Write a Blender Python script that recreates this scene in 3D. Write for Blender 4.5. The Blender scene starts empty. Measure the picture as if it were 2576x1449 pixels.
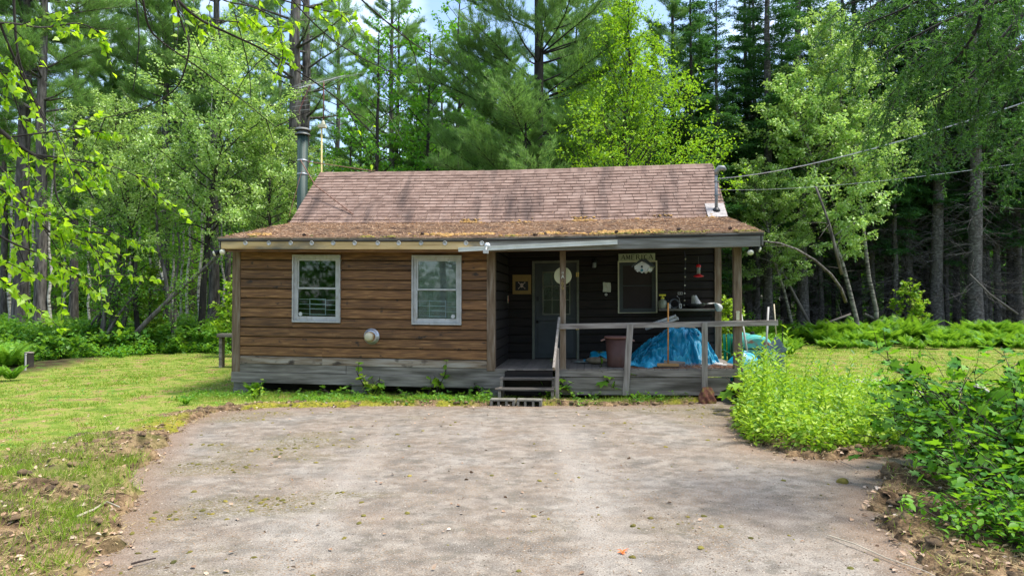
import bpy, math, random
import numpy as np
from mathutils import Vector, Matrix

# ------------------------------------------------------------------ camera, light, exposure
C = bpy.context.scene.collection
SC = bpy.context.scene
F, CH, PH = 1717.3, 1.85, math.radians(1.04)      # focal length in pixels of a 2576-wide picture, camera height, pitch
cam = bpy.data.objects.new("camera", bpy.data.cameras.new("camera"))
C.objects.link(cam); SC.camera = cam
cam.data.lens = 24.0; cam.data.sensor_width = 36.0
cam.data.clip_start = 0.1; cam.data.clip_end = 2000
cam.location = (0, 0, CH); cam.rotation_euler = (math.radians(90) + PH, 0, 0)

SUN_EL, SUN_AZ = math.radians(68), math.radians(102)   # azimuth from +Y towards +X: high sun over the right side, softened by thin cloud
world = bpy.data.worlds.new("World"); SC.world = world; world.use_nodes = True
wn, wl = world.node_tree.nodes, world.node_tree.links
bg = wn["Background"]
sky = wn.new("ShaderNodeTexSky"); sky.sky_type = 'NISHITA'; sky.sun_disc = False
sky.sun_elevation = SUN_EL; sky.sun_rotation = SUN_AZ; sky.air_density = 1.0; sky.dust_density = 1.5
tc = wn.new("ShaderNodeTexCoord"); mp = wn.new("ShaderNodeMapping"); mp.inputs['Scale'].default_value = (1, 1, 2.2)
nz = wn.new("ShaderNodeTexNoise"); nz.inputs['Scale'].default_value = 3.0; nz.inputs['Detail'].default_value = 6
rp = wn.new("ShaderNodeValToRGB"); rp.color_ramp.elements[0].position = .50; rp.color_ramp.elements[1].position = .80
mx = wn.new("ShaderNodeMixRGB"); mx.inputs[2].default_value = (6.6, 7.2, 8.2, 1)
wl.new(tc.outputs['Generated'], mp.inputs[0]); wl.new(mp.outputs[0], nz.inputs['Vector']); wl.new(nz.outputs['Fac'], rp.inputs[0])
wl.new(rp.outputs[0], mx.inputs[0]); wl.new(sky.outputs[0], mx.inputs[1]); wl.new(mx.outputs[0], bg.inputs['Color'])
bg.inputs['Strength'].default_value = 0.15
sun = bpy.data.objects.new("sun", bpy.data.lights.new("sun", 'SUN')); C.objects.link(sun)
sun.data.energy = 3.0; sun.data.angle = math.radians(14); sun.data.color = (1.0, .95, .86)
sd_ = Vector((math.sin(SUN_AZ) * math.cos(SUN_EL), math.cos(SUN_AZ) * math.cos(SUN_EL), math.sin(SUN_EL)))
sun.rotation_euler = sd_.to_track_quat('Z', 'Y').to_euler(); sun.location = (0, 0, 40)
SC.view_settings.view_transform = 'Standard'; SC.view_settings.look = 'None'
SC.view_settings.exposure = 1.22; SC.view_settings.gamma = 1.0
SC.cycles.max_bounces = 7; SC.cycles.diffuse_bounces = 4; SC.cycles.glossy_bounces = 2
SC.cycles.transmission_bounces = 5; SC.cycles.transparent_max_bounces = 8
SC.cycles.use_denoising = True

# ------------------------------------------------------------------ coordinates
TH = math.radians(6.5); XL, YL, W = -5.568, 13.63, 9.85
ct, st = math.cos(TH), math.sin(TH)
def ray(px, py):
    v = (px - 1288) / F; w = (724.5 - py) / F
    return (v, math.cos(PH) - w * math.sin(PH), math.sin(PH) + w * math.cos(PH))
def Wp(px, py, Y):
    r = ray(px, py); t = Y / r[1]; return (r[0] * t, Y, CH + r[2] * t)
def G(px, py, z=0.0):
    r = ray(px, py); t = (z - CH) / r[2]; return (r[0] * t, r[1] * t)
def sag(s): return .012 * (math.sqrt((s - 4.9) ** 2 + .6) - math.sqrt(4.9 ** 2 + .6))
def L(px, py, d=0.0):
    r = ray(px, py); t = (d + XL * st + YL * ct) / (r[0] * st + r[1] * ct)
    x, y, z = r[0] * t, r[1] * t, CH + r[2] * t
    s = (x - XL) * ct - (y - YL) * st
    return s, z - sag(s)
def H(s, d, z):                      # house local -> world
    return Vector((XL + s * ct + d * st, YL - s * st + d * ct, z + sag(s)))

# ------------------------------------------------------------------ tagging
def tag(o, label=None, cat=None, group=None, kind=None):
    if label: o['label'] = label
    if cat: o['category'] = cat
    if group: o['group'] = group
    if kind: o['kind'] = kind
    return o
def empty(name, loc=(0, 0, 0), rz=0.0, label=None, cat=None, group=None):
    o = bpy.data.objects.new(name, None); C.objects.link(o)
    o.empty_display_size = .2; o.location = loc; o.rotation_euler = (0, 0, rz)
    return tag(o, label, cat, group)
def copy_tree(o, parent=None):
    c = o.copy(); C.objects.link(c)
    if parent is not None: c.parent = parent
    for ch in o.children: copy_tree(ch, c)
    return c
ORD = ['first', 'second', 'third', 'fourth', 'fifth', 'sixth', 'seventh', 'eighth', 'ninth', 'tenth', 'eleventh', 'twelfth',
       'thirteenth', 'fourteenth', 'fifteenth', 'sixteenth', 'seventeenth', 'eighteenth', 'nineteenth', 'twentieth']
def ordinal(i):
    if i < 20: return ORD[i]
    t = ['twenty', 'thirty', 'forty', 'fifty', 'sixty', 'seventy', 'eighty'][(i + 1) // 10 - 2]
    if (i + 1) % 10 == 0: return t[:-1] + 'ieth'
    return t + '-' + ORD[(i + 1) % 10 - 1]
def label_row(objs, fmt, group=None):
    """label a row of things by their order from the left of the picture"""
    objs = sorted(objs, key=lambda o: o.location.x / o.location.y)
    for i, o in enumerate(objs):
        o['label'] = fmt.format(ordinal(i))
        if group: o['group'] = group

# ------------------------------------------------------------------ mesh building
class MB:
    def __init__(s): s.V = []; s.Fc = []
    def face(s, pts):
        b = len(s.V); s.V += [tuple(p) for p in pts]; s.Fc.append(tuple(range(b, b + len(pts)))); return s
    def box(s, x0, x1, y0, y1, z0, z1, seg=0):
        n = max(1, int(abs(x1 - x0) / seg)) if seg else 1
        b = len(s.V)
        for i in range(n + 1):
            x = x0 + (x1 - x0) * i / n
            s.V += [(x, y0, z0), (x, y1, z0), (x, y1, z1), (x, y0, z1)]
        for i in range(n):
            a = b + 4 * i; c = a + 4
            for k in range(4):
                k2 = (k + 1) % 4
                s.Fc.append((a + k, c + k, c + k2, a + k2))
        s.Fc.append((b, b + 1, b + 2, b + 3)); e = b + 4 * n
        s.Fc.append((e + 3, e + 2, e + 1, e)); return s
    def extr(s, prof, x0, x1, seg=.5):       # profile (y,z) extruded along x
        n = max(1, int(abs(x1 - x0) / seg)); k = len(prof); b = len(s.V)
        for i in range(n + 1):
            x = x0 + (x1 - x0) * i / n
            s.V += [(x, p[0], p[1]) for p in prof]
        for i in range(n):
            for j in range(k):
                j2 = (j + 1) % k; a = b + i * k
                s.Fc.append((a + j, a + k + j, a + k + j2, a + j2))
        s.Fc.append(tuple(range(b, b + k))); e = b + n * k
        s.Fc.append(tuple(range(e + k - 1, e - 1, -1))); return s
    def bar(s, p0, p1, w, h, up=(0, 0, 1)):
        p0, p1 = Vector(p0), Vector(p1); d = (p1 - p0).normalized(); u = Vector(up)
        a = d.cross(u)
        if a.length < 1e-3: a = d.cross(Vector((1, 0, 0)))
        a.normalize(); u = a.cross(d)
        b = len(s.V)
        for p in (p0, p1):
            for i, j in ((-1, -1), (1, -1), (1, 1), (-1, 1)):
                s.V.append(tuple(p + a * (w / 2 * i) + u * (h / 2 * j)))
        for k in range(4):
            k2 = (k + 1) % 4; s.Fc.append((b + k, b + k2, b + 4 + k2, b + 4 + k))
        s.Fc.append((b + 3, b + 2, b + 1, b)); s.Fc.append((b + 4, b + 5, b + 6, b + 7)); return s
    def tube(s, pts, rad, n=6, cap=True):
        pts = [Vector(p) for p in pts]; m = len(pts)
        if not hasattr(rad, '__len__'): rad = [rad] * m
        b = len(s.V); pa = None
        for i, p in enumerate(pts):
            d = (pts[min(i + 1, m - 1)] - pts[max(i - 1, 0)])
            if d.length < 1e-9: d = Vector((0, 0, 1))
            d.normalize()
            if pa is None: pa = d.cross(Vector((0, 0, 1)) if abs(d.z) < .9 else Vector((1, 0, 0)))
            a = pa - d * pa.dot(d); a.normalize(); pa = a; c = d.cross(a)
            for k in range(n):
                t = 2 * math.pi * k / n
                s.V.append(tuple(p + (a * math.cos(t) + c * math.sin(t)) * rad[i]))
        for i in range(m - 1):
            for k in range(n):
                k2 = (k + 1) % n; q = b + i * n
                s.Fc.append((q + k, q + k2, q + n + k2, q + n + k))
        if cap:
            s.Fc.append(tuple(range(b + n - 1, b - 1, -1))); e = b + (m - 1) * n
            s.Fc.append(tuple(range(e, e + n)))
        return s
    def lathe(s, prof, c=(0, 0, 0), axis='z', n=24):   # profile (r, h)
        b = len(s.V); c = Vector(c)
        for r, h in prof:
            for k in range(n):
                t = 2 * math.pi * k / n; x, y = r * math.cos(t), r * math.sin(t)
                v = (x, y, h) if axis == 'z' else ((x, -h, y) if axis == 'y' else (h, x, y))
                s.V.append(tuple(c + Vector(v)))
        for i in range(len(prof) - 1):
            for k in range(n):
                k2 = (k + 1) % n; q = b + i * n
                s.Fc.append((q + k, q + k2, q + n + k2, q + n + k))
        if prof[0][0] > 1e-4: s.Fc.append(tuple(range(b + n - 1, b - 1, -1)))
        e = b + (len(prof) - 1) * n
        if prof[-1][0] > 1e-4: s.Fc.append(tuple(range(e, e + n)))
        return s
    def prism(s, poly, y0, y1):             # polygon in (x,z) with thickness in y
        b = len(s.V); k = len(poly)
        s.V += [(p[0], y0, p[1]) for p in poly] + [(p[0], y1, p[1]) for p in poly]
        s.Fc.append(tuple(range(b, b + k))); s.Fc.append(tuple(range(b + 2 * k - 1, b + k - 1, -1)))
        for j in range(k):
            j2 = (j + 1) % k; s.Fc.append((b + j2, b + j, b + k + j, b + k + j2))
        return s
    def grid(s, fn, nu, nv):
        b = len(s.V)
        for i in range(nu + 1):
            for j in range(nv + 1): s.V.append(tuple(fn(i / nu, j / nv)))
        for i in range(nu):
            for j in range(nv):
                a = b + i * (nv + 1) + j; s.Fc.append((a, a + nv + 1, a + nv + 2, a + 1))
        return s
    def build(s, name, mat, parent=None, sg=False, smooth=False, bevel=0):
        me = bpy.data.meshes.new(name)
        V = [(x, y, z + sag(x)) for x, y, z in s.V] if sg else s.V
        me.from_pydata(V, [], s.Fc); me.update()
        me.materials.append(mat)
        if smooth: me.polygons.foreach_set('use_smooth', [True] * len(me.polygons))
        o = bpy.data.objects.new(name, me); C.objects.link(o)
        if parent is not None: o.parent = parent
        if bevel:
            m = o.modifiers.new('bevel', 'BEVEL'); m.width = bevel; m.segments = 2; m.limit_method = 'ANGLE'
        return o
def npmesh(name, V, Fa, mat, parent=None, smooth=False):
    """V (n,3), Fa (m,k)"""
    me = bpy.data.meshes.new(name); m, k = Fa.shape
    me.vertices.add(len(V)); me.vertices.foreach_set('co', np.ascontiguousarray(V, dtype=np.float32).ravel())
    me.loops.add(m * k); me.loops.foreach_set('vertex_index', np.ascontiguousarray(Fa, dtype=np.int32).ravel())
    me.polygons.add(m); me.polygons.foreach_set('loop_start', np.arange(0, m * k, k, dtype=np.int32))
    if smooth: me.polygons.foreach_set('use_smooth', np.ones(m, dtype=bool))
    me.update(calc_edges=True); me.validate()
    me.materials.append(mat)
    o = bpy.data.objects.new(name, me); C.objects.link(o)
    if parent is not None: o.parent = parent
    return o

# ---- leaves: a template in (side, forward, up), placed with one frame per leaf
def norm(a): return a / np.maximum(np.linalg.norm(a, axis=-1, keepdims=True), 1e-9)
T_DIAM = (np.array([(0, 0, 0), (.34, .45, .06), (0, 1, -.05), (-.34, .45, .06)]), np.array([(0, 1, 2, 3)]))
T_OVAL = (np.array([(0, 0, 0), (.30, .28, .08), (.26, .62, .06), (0, 1, -.08), (-.26, .62, .06), (-.30, .28, .08)]),
          np.array([(0, 1, 2, 3), (0, 3, 4, 5)]))
T_BIRCH = (np.array([(0, 0, 0), (.26, .05, .03), (.43, .28, .06), (.30, .52, .03), (.12, .78, 0), (0, 1.08, -.08),
                     (-.12, .78, 0), (-.30, .52, .03), (-.43, .28, .06), (-.26, .05, .03)]),
           np.array([(0, 1, 2, 3), (0, 3, 4, 5), (0, 5, 6, 7), (0, 7, 8, 9)]))
T_MAPLE = (np.array([(0, 0, 0), (.30, -.05, .03), (.24, .22, .02), (.62, .30, .03), (.45, .45, 0), (.56, .72, -.04), (.22, .62, 0), (0, 1.0, -.1),
                     (-.22, .62, 0), (-.56, .72, -.04), (-.45, .45, 0), (-.62, .30, .03), (-.24, .22, .02), (-.30, -.05, .03)]),
           np.array([(0, 1, 2, 3), (0, 3, 4, 5), (0, 5, 6, 7), (0, 7, 8, 9), (0, 9, 10, 11), (0, 11, 12, 13)]))
T_LANCE = (np.array([(0, 0, 0), (.12, .3, .03), (.10, .65, -.02), (0, 1, -.16), (-.10, .65, -.02), (-.12, .3, .03)]),
           np.array([(0, 1, 2, 3), (0, 3, 4, 5)]))
T_BLADE = (np.array([(-.5, 0, 0), (.5, 0, 0), (0, 1, 0)]), np.array([(0, 1, 2)]))
def leaves(P, fwd, nrm, size, T, wscale=None):
    n = len(P); f = norm(fwd); sd = norm(np.cross(f, nrm)); up = np.cross(sd, f)
    t, fa = T; size = np.asarray(size).reshape(-1, 1, 1) * np.ones((n, 1, 1))
    sw = size if wscale is None else np.asarray(wscale).reshape(-1, 1, 1) * np.ones((n, 1, 1))
    V = P[:, None, :] + sd[:, None, :] * t[None, :, 0:1] * sw + f[:, None, :] * t[None, :, 1:2] * size + up[:, None, :] * t[None, :, 2:3] * size
    Fa = (fa[None] + (np.arange(n) * len(t))[:, None, None]).reshape(-1, fa.shape[1])
    return V.reshape(-1, 3), Fa
def merge(parts):
    Vs, Fs, o = [], [], 0
    for V, Fa in parts:
        Vs.append(V); Fs.append(Fa + o); o += len(V)
    return np.concatenate(Vs), np.concatenate(Fs)

# ---- value noise
def _h(i, j, s):
    v = np.sin(i * 127.1 + j * 311.7 + s * 74.7) * 43758.5453
    return v - np.floor(v)
def vnoise(x, y, s=0):
    i, j = np.floor(x), np.floor(y); u, v = x - i, y - j
    u = u * u * (3 - 2 * u); v = v * v * (3 - 2 * v)
    return (_h(i, j, s) * (1 - u) + _h(i + 1, j, s) * u) * (1 - v) + (_h(i, j + 1, s) * (1 - u) + _h(i + 1, j + 1, s) * u) * v
def fbm(x, y, s=0, o=4):
    r, a, t = 0, .5, 0
    for k in range(o):
        r = r + a * vnoise(x * 2 ** k, y * 2 ** k, s + k * 13); t += a; a *= .5
    return r / t
def sstep(a, b, x):
    t = np.clip((x - a) / (b - a), 0, 1); return t * t * (3 - 2 * t)
def poly_sd(px, py, poly):           # signed distance, positive outside
    d = np.full(px.shape, 1e9); ins = np.zeros(px.shape, bool); n = len(poly)
    for i in range(n):
        x0, y0 = poly[i]; x1, y1 = poly[(i + 1) % n]; ex, ey = x1 - x0, y1 - y0
        t = np.clip(((px - x0) * ex + (py - y0) * ey) / (ex * ex + ey * ey + 1e-12), 0, 1)
        d = np.minimum(d, np.hypot(px - x0 - t * ex, py - y0 - t * ey))
        c = ((y0 > py) != (y1 > py)) & (px < (x1 - x0) * (py - y0) / (y1 - y0 + 1e-12) + x0); ins ^= c
    return np.where(ins, -d, d)

# ------------------------------------------------------------------ materials
def _nt(name):
    m = bpy.data.materials.new(name); m.use_nodes = True
    return m, m.node_tree.nodes, m.node_tree.links, m.node_tree.nodes["Principled BSDF"]
def ramp(n, stops):
    r = n.new("ShaderNodeValToRGB"); e = r.color_ramp.elements
    while len(e) < len(stops): e.new(.5)
    for i, (p, c) in enumerate(stops): e[i].position = p; e[i].color = (*c, 1)
    return r
def pm(name, cols, scale=(1, 1, 1), ns=5, detail=5, rough=.8, bump=.0, bscale=None, island=0, metal=0, spec=.4, lo=.3, hi=.7, streak=None, dist=0):
    """procedural surface: colours blended by stretched noise; island = brightness spread between separate pieces"""
    m, n, l, p = _nt(name)
    tc = n.new("ShaderNodeTexCoord"); mp = n.new("ShaderNodeMapping"); mp.inputs['Scale'].default_value = scale
    l.new(tc.outputs['Object'], mp.inputs[0])
    src = mp.outputs[0]
    if island:
        ge = n.new("ShaderNodeNewGeometry")
        ad = n.new("ShaderNodeVectorMath"); ad.operation = 'MULTIPLY_ADD'
        ad.inputs[1].default_value = (37, 17, 29)
        l.new(ge.outputs['Random Per Island'], ad.inputs[0]); l.new(src, ad.inputs[2]); src = ad.outputs[0]
    nz = n.new("ShaderNodeTexNoise"); nz.inputs['Scale'].default_value = ns; nz.inputs['Detail'].default_value = detail
    nz.inputs['Distortion'].default_value = dist
    l.new(src, nz.inputs['Vector'])
    k = len(cols); r = ramp(n, [(lo + (hi - lo) * i / max(1, k - 1), c) for i, c in enumerate(cols)])
    l.new(nz.outputs['Fac'], r.inputs[0]); col = r.outputs[0]
    if island:
        mr = n.new("ShaderNodeMapRange"); mr.inputs[3].default_value = 1 - island; mr.inputs[4].default_value = 1 + island
        l.new(ge.outputs['Random Per Island'], mr.inputs[0])
        mu = n.new("ShaderNodeVectorMath"); mu.operation = 'SCALE'
        l.new(col, mu.inputs[0]); l.new(mr.outputs[0], mu.inputs['Scale']); col = mu.outputs[0]
    if streak:                        # (colour, scale vec, noise scale, lo, hi): stains with a shape of their own
        c2, sc2, ns2, lo2, hi2 = streak
        m2 = n.new("ShaderNodeMapping"); m2.inputs['Scale'].default_value = sc2; l.new(tc.outputs['Object'], m2.inputs[0])
        n2 = n.new("ShaderNodeTexNoise"); n2.inputs['Scale'].default_value = ns2; n2.inputs['Detail'].default_value = 6
        l.new(m2.outputs[0], n2.inputs['Vector'])
        r2 = ramp(n, [(lo2, (0, 0, 0)), (hi2, (1, 1, 1))]); l.new(n2.outputs['Fac'], r2.inputs[0])
        mm = n.new("ShaderNodeMixRGB"); mm.inputs[2].default_value = (*c2, 1)
        l.new(r2.outputs[0], mm.inputs[0]); l.new(col, mm.inputs[1]); col = mm.outputs[0]
    l.new(col, p.inputs['Base Color']); p.inputs['Roughness'].default_value = rough
    p.inputs['Metallic'].default_value = metal; p.inputs['Specular IOR Level'].default_value = spec
    if bump:
        b = n.new("ShaderNodeBump"); b.inputs['Strength'].default_value = bump; b.inputs['Distance'].default_value = .01
        if bscale:
            n3 = n.new("ShaderNodeTexNoise"); n3.inputs['Scale'].default_value = bscale; n3.inputs['Detail'].default_value = 4
            l.new(src, n3.inputs['Vector']); l.new(n3.outputs['Fac'], b.inputs['Height'])
        else: l.new(nz.outputs['Fac'], b.inputs['Height'])
        l.new(b.outputs[0], p.inputs['Normal'])
    return m
def leafmat(name, c, tr, fac=.4, gloss=.25, rough=.45, clump=None):
    """c = list of leaf colours picked per leaf, tr = colour of light passing through"""
    m, n, l, p = _nt(name)
    ge = n.new("ShaderNodeNewGeometry"); k = len(c)
    r = ramp(n, [(i / max(1, k - 1), q) for i, q in enumerate(c)]); l.new(ge.outputs['Random Per Island'], r.inputs[0])
    col = r.outputs[0]
    oi = n.new("ShaderNodeObjectInfo"); tc = n.new("ShaderNodeTexCoord")
    nz = n.new("ShaderNodeTexNoise"); nz.inputs['Scale'].default_value = clump or .9; nz.inputs['Detail'].default_value = 2
    l.new(tc.outputs['Object'], nz.inputs['Vector'])
    ad = n.new("ShaderNodeMath"); ad.operation = 'ADD'; l.new(nz.outputs['Fac'], ad.inputs[0]); l.new(oi.outputs['Random'], ad.inputs[1])
    mr = n.new("ShaderNodeMapRange"); mr.inputs[1].default_value = .3; mr.inputs[2].default_value = 1.7
    mr.inputs[3].default_value = .72; mr.inputs[4].default_value = 1.3; l.new(ad.outputs[0], mr.inputs[0])
    mu = n.new("ShaderNodeVectorMath"); mu.operation = 'SCALE'; l.new(col, mu.inputs[0]); l.new(mr.outputs[0], mu.inputs['Scale'])
    l.new(mu.outputs[0], p.inputs['Base Color']); p.inputs['Roughness'].default_value = rough
    p.inputs['Specular IOR Level'].default_value = gloss
    t = n.new("ShaderNodeBsdfTranslucent"); t.inputs[0].default_value = (*tr, 1)
    mx = n.new("ShaderNodeMixShader"); mx.inputs[0].default_value = fac
    l.new(p.outputs[0], mx.inputs[1]); l.new(t.outputs[0], mx.inputs[2])
    l.new(mx.outputs[0], n["Material Output"].inputs[0])
    return m
def plain(name, c, rough=.6, metal=0, spec=.4, var=.12, ns=9):
    a = tuple(x * (1 - var) for x in c); b = tuple(min(1, x * (1 + var)) for x in c)
    return pm(name, [a, b], ns=ns, rough=rough, metal=metal, spec=spec)

M = {}
M['siding'] = pm('brown_siding', [(.045, .021, .009), (.112, .050, .017), (.175, .080, .026), (.29, .155, .06)], (.9, 12, 12), 3.2, 10, .62, .35, None, .30, lo=.26, hi=.72,
                 streak=((.024, .014, .009), (2.2, 3.2, 3.2), 2.6, .64, .72))
M['shaded_siding'] = pm('shaded_porch_siding', [(.006, .004, .003), (.020, .012, .008)], (.5, 5, 5), 4, 6, .8, .3, None, .3)  # porch shade is put into this darkened copy of the siding colour
M['weathered'] = pm('weathered_wood', [(.10, .088, .07), (.20, .175, .145), (.29, .26, .22)], (.6, 5, 7), 3, 8, .85, .4, None, .12,
                    streak=((.05, .042, .03), (.4, 1.6, 2.2), 1.8, .48, .68))
M['rail_wood'] = pm('rail_wood', [(.16, .13, .11), (.27, .23, .20), (.34, .30, .26)], (1, 8, 8), 3, 8, .85, .3, None, .1)
M['post_wood'] = pm('post_wood', [(.09, .055, .03), (.17, .115, .07), (.24, .19, .14)], (7, 7, .8), 3, 8, .8, .35, None, .15)
M['rail_post'] = pm('baluster_wood', [(.14, .12, .10), (.26, .225, .19), (.33, .30, .27)], (9, 9, .8), 3, 8, .85, .35, None, .12)
M['fascia'] = pm('pale_fascia', [(.34, .22, .09), (.52, .36, .16), (.58, .43, .22)], (.4, 4, 5), 3, 7, .75, .25,
                 streak=((.10, .10, .085), (.55, 1, 1.4), 1.5, .53, .68))
M['fascia_grey'] = pm('grey_fascia', [(.075, .07, .055), (.14, .135, .115), (.22, .215, .20)], (.5, 5, 7), 3, 8, .8, .3)
M['deck'] = pm('deck_boards', [(.12, .10, .08), (.22, .19, .155)], (.6, 5, 5), 3, 6, .85, .2, None, .15)
M['shingle'] = pm('asphalt_shingles', [(.14, .092, .073), (.215, .147, .118), (.27, .195, .16)], (1, 1, 1), 3.5, 8, .95, .5, 120, .08, spec=.15,
                  streak=((.075, .055, .048), (1.6, .22, .22), 1.7, .52, .72))
M['bleached'] = pm('bleached_boards', [(.085, .05, .026), (.17, .12, .075), (.27, .22, .165), (.33, .29, .24)], (.5, 5, 5), 3, 9, .75, .3, None, .15, lo=.28, hi=.68, streak=((.05, .035, .025), (1.5, 3, 3), 3, .60, .72))
M['old_tread'] = pm('dark_worn_tread', [(.05, .045, .038), (.12, .105, .088)], (.8, 8, 8), 3, 8, .85, .3)
M['shingle_low'] = pm('littered_shingles', [(.24, .165, .12), (.40, .28, .19), (.50, .36, .25)], (1, 1.5, 1.5), 11, 9, .95, .6, 60, .14, spec=.1,
                      streak=((.15, .105, .085), (1.2, 4, 4), 3, .54, .66))
M['moss_orange'] = pm('orange_moss', [(.17, .12, .03), (.30, .17, .05), (.38, .24, .10)], ns=6, rough=.95, bump=.5, bscale=80, island=.3)
M['moss_green'] = pm('green_moss', [(.05, .055, .012), (.14, .12, .022), (.22, .17, .03)], ns=9, rough=.95, bump=.5, bscale=90, island=.35)
M['white'] = pm('aged_white_paint', [(.34, .34, .32), (.48, .48, .46)], ns=7, rough=.55, streak=((.30, .28, .22), (3, 3, 1.2), 6, .56, .72))
M['gutter'] = pm('gutter_paint', [(.50, .50, .44), (.66, .66, .60)], ns=4, rough=.5)
M['cream'] = pm('cream_paint', [(.42, .39, .26), (.54, .51, .36)], ns=5, rough=.6)
M['trim_dim'] = pm('grey_green_trim', [(.10, .105, .078), (.16, .16, .12)], ns=6, rough=.7)
M['door'] = pm('grey_door', [(.030, .036, .037), (.05, .056, .056)], ns=3, rough=.6)  # grey lowered to carry the shade of the porch too
M['dark'] = plain('dark_plastic', (.012, .013, .014), .5)
M['black'] = plain('black_metal', (.01, .01, .011), .4, .3)
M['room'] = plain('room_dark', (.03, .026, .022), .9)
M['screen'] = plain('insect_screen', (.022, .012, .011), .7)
M['steel'] = pm('galvanised_steel', [(.35, .37, .39), (.55, .57, .60)], ns=8, rough=.35, metal=.75)
M['mast'] = pm('mast_steel', [(.13, .14, .145), (.24, .25, .26)], ns=8, rough=.5, metal=.3)
M['pipe'] = pm('chimney_pipe', [(.012, .028, .024), (.028, .055, .046), (.10, .13, .115)], (14, 14, .35), 2, 6, .55, metal=0, spec=.3, lo=.35, hi=.75)
M['pipe_cap'] = pm('chimney_cap', [(.05, .05, .045), (.22, .23, .21)], ns=6, rough=.5, metal=.4)
M['copper'] = plain('rusty_brace', (.17, .085, .055), .7)
M['rust_pole'] = plain('rusty_pole', (.12, .035, .028), .7)
M['ypole'] = plain('yellowed_pole', (.46, .38, .15), .6)
M['alu'] = pm('dull_aluminium', [(.50, .51, .52), (.7, .71, .73)], ns=5, rough=.4, metal=.3)
M['tarp'] = pm('blue_tarp', [(.0, .11, .20), (.006, .25, .40), (.06, .40, .58)], ns=3.5, rough=.38, bump=.5, bscale=14, spec=.5)
M['bin'] = plain('brown_bin_plastic', (.085, .036, .026), .55)
M['broom'] = plain('orange_handle', (.55, .22, .03), .4)
M['broom_head'] = pm('broom_wood', [(.30, .16, .06), (.42, .24, .10)], (1, 8, 8), 3, rough=.7)
M['bristle'] = plain('bristles', (.05, .04, .03), .9)
M['concrete'] = pm('concrete_block', [(.11, .105, .085), (.22, .205, .17)], ns=9, rough=.95, bump=.4, bscale=60)  # colour darkened to carry the shadow on the block faces
M['red'] = plain('red_plastic', (.62, .01, .02), .35)
M['clear'] = plain('cloudy_plastic', (.20, .22, .22), .3)
M['yellow'] = plain('yellow_plastic', (.62, .56, .03), .4)
M['tan'] = pm('tan_cloth', [(.16, .12, .075), (.33, .26, .17)], ns=5, rough=.9)
M['paper'] = plain('paper', (.5, .5, .42), .8)
M['gold'] = plain('brass', (.50, .36, .10), .35, .6)
M['frame_gold'] = plain('mustard_board', (.28, .18, .055), .7)
M['bone'] = plain('bone_paint', (.55, .42, .36), .8)
M['green_pl'] = plain('green_plastic', (.0, .12, .075), .35)
M['tank'] = pm('turquoise_tank', [(.04, .30, .27), (.10, .42, .38)], ns=3, rough=.45, streak=((.22, .12, .08), (1, 1, 1.3), 5, .56, .66))
M['slate'] = plain('slate_plastic', (.07, .10, .14), .5)
M['woodpole'] = pm('pale_wood', [(.50, .42, .28), (.62, .54, .38)], (9, 9, 1), 3, rough=.6)
M['greypole'] = pm('grey_handle', [(.33, .32, .31), (.5, .49, .47)], (9, 9, 1), 3, rough=.7)
M['bulb'] = plain('lamp_glass', (.62, .60, .46), .15, 0, .6)
M['rock'] = pm('grey_rock', [(.14, .13, .12), (.26, .24, .23), (.36, .34, .32)], ns=3, detail=9, rough=.95, bump=.6, bscale=18)
M['bark_pine'] = pm('pine_bark', [(.035, .03, .027), (.10, .088, .078), (.18, .16, .145)], (3.5, 3.5, .7), 3, 8, .95, .9, None, lo=.33, hi=.7)
M['bark_dark'] = pm('dark_bark', [(.014, .012, .011), (.045, .038, .032)], (4, 4, .9), 3, 7, .95, .7)
M['bark_spruce'] = pm('spruce_bark', [(.05, .043, .038), (.10, .09, .082), (.20, .19, .178)], (2, 2, 3.2), 4.5, 8, .95, .7, None, lo=.34, hi=.72)
M['bark_birch'] = pm('birch_bark', [(.04, .036, .03), (.30, .28, .23), (.47, .45, .39)], (1.2, 1.2, 5), 3.5, 7, .8, .2, None, lo=.36, hi=.55)
M['bark_birch_dim'] = pm('grey_birch_bark', [(.035, .032, .026), (.13, .12, .095), (.23, .22, .18)], (1.2, 1.2, 4), 3.5, 7, .85, .3, None, lo=.36, hi=.62)
M['twig'] = plain('dead_twigs', (.15, .13, .115), .9)
M['twig_dark'] = plain('dark_twigs', (.035, .022, .018), .8)
M['stick'] = plain('bleached_stick', (.42, .36, .27), .9)
M['deadleaf'] = pm('dead_leaves', [(.16, .09, .05), (.34, .22, .14), (.5, .42, .34)], ns=4, rough=.9, island=.35)
M['straw'] = pm('dry_grass', [(.30, .22, .09), (.48, .38, .19)], ns=4, rough=.9, island=.3)
# leaf materials
M['lf_beech'] = leafmat('bright_beech_leaves', [(.07, .20, .012), (.16, .34, .018), (.27, .46, .025), (.34, .50, .05)], (.36, .60, .02), .40, .2)
M['lf_maple'] = leafmat('maple_leaves', [(.03, .13, .016), (.07, .22, .022), (.14, .33, .03)], (.22, .55, .03), .38)
M['lf_pale'] = leafmat('pale_birch_leaves', [(.13, .25, .05), (.26, .42, .09), (.55, .66, .30)], (.45, .68, .12), .38, .5, .4)
M['lf_mid'] = leafmat('green_leaves', [(.05, .15, .02), (.10, .25, .03), (.20, .36, .05)], (.28, .55, .03), .38)
M['lf_fore'] = leafmat('backlit_birch_leaves', [(.05, .14, .008), (.13, .28, .012), (.28, .44, .02), (.36, .50, .10)], (.55, .85, .02), .58, .5, .4)
M['lf_pine'] = leafmat('pine_needles', [(.06, .15, .04), (.15, .28, .065), (.28, .42, .12)], (.28, .52, .10), .38, .3)
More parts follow.
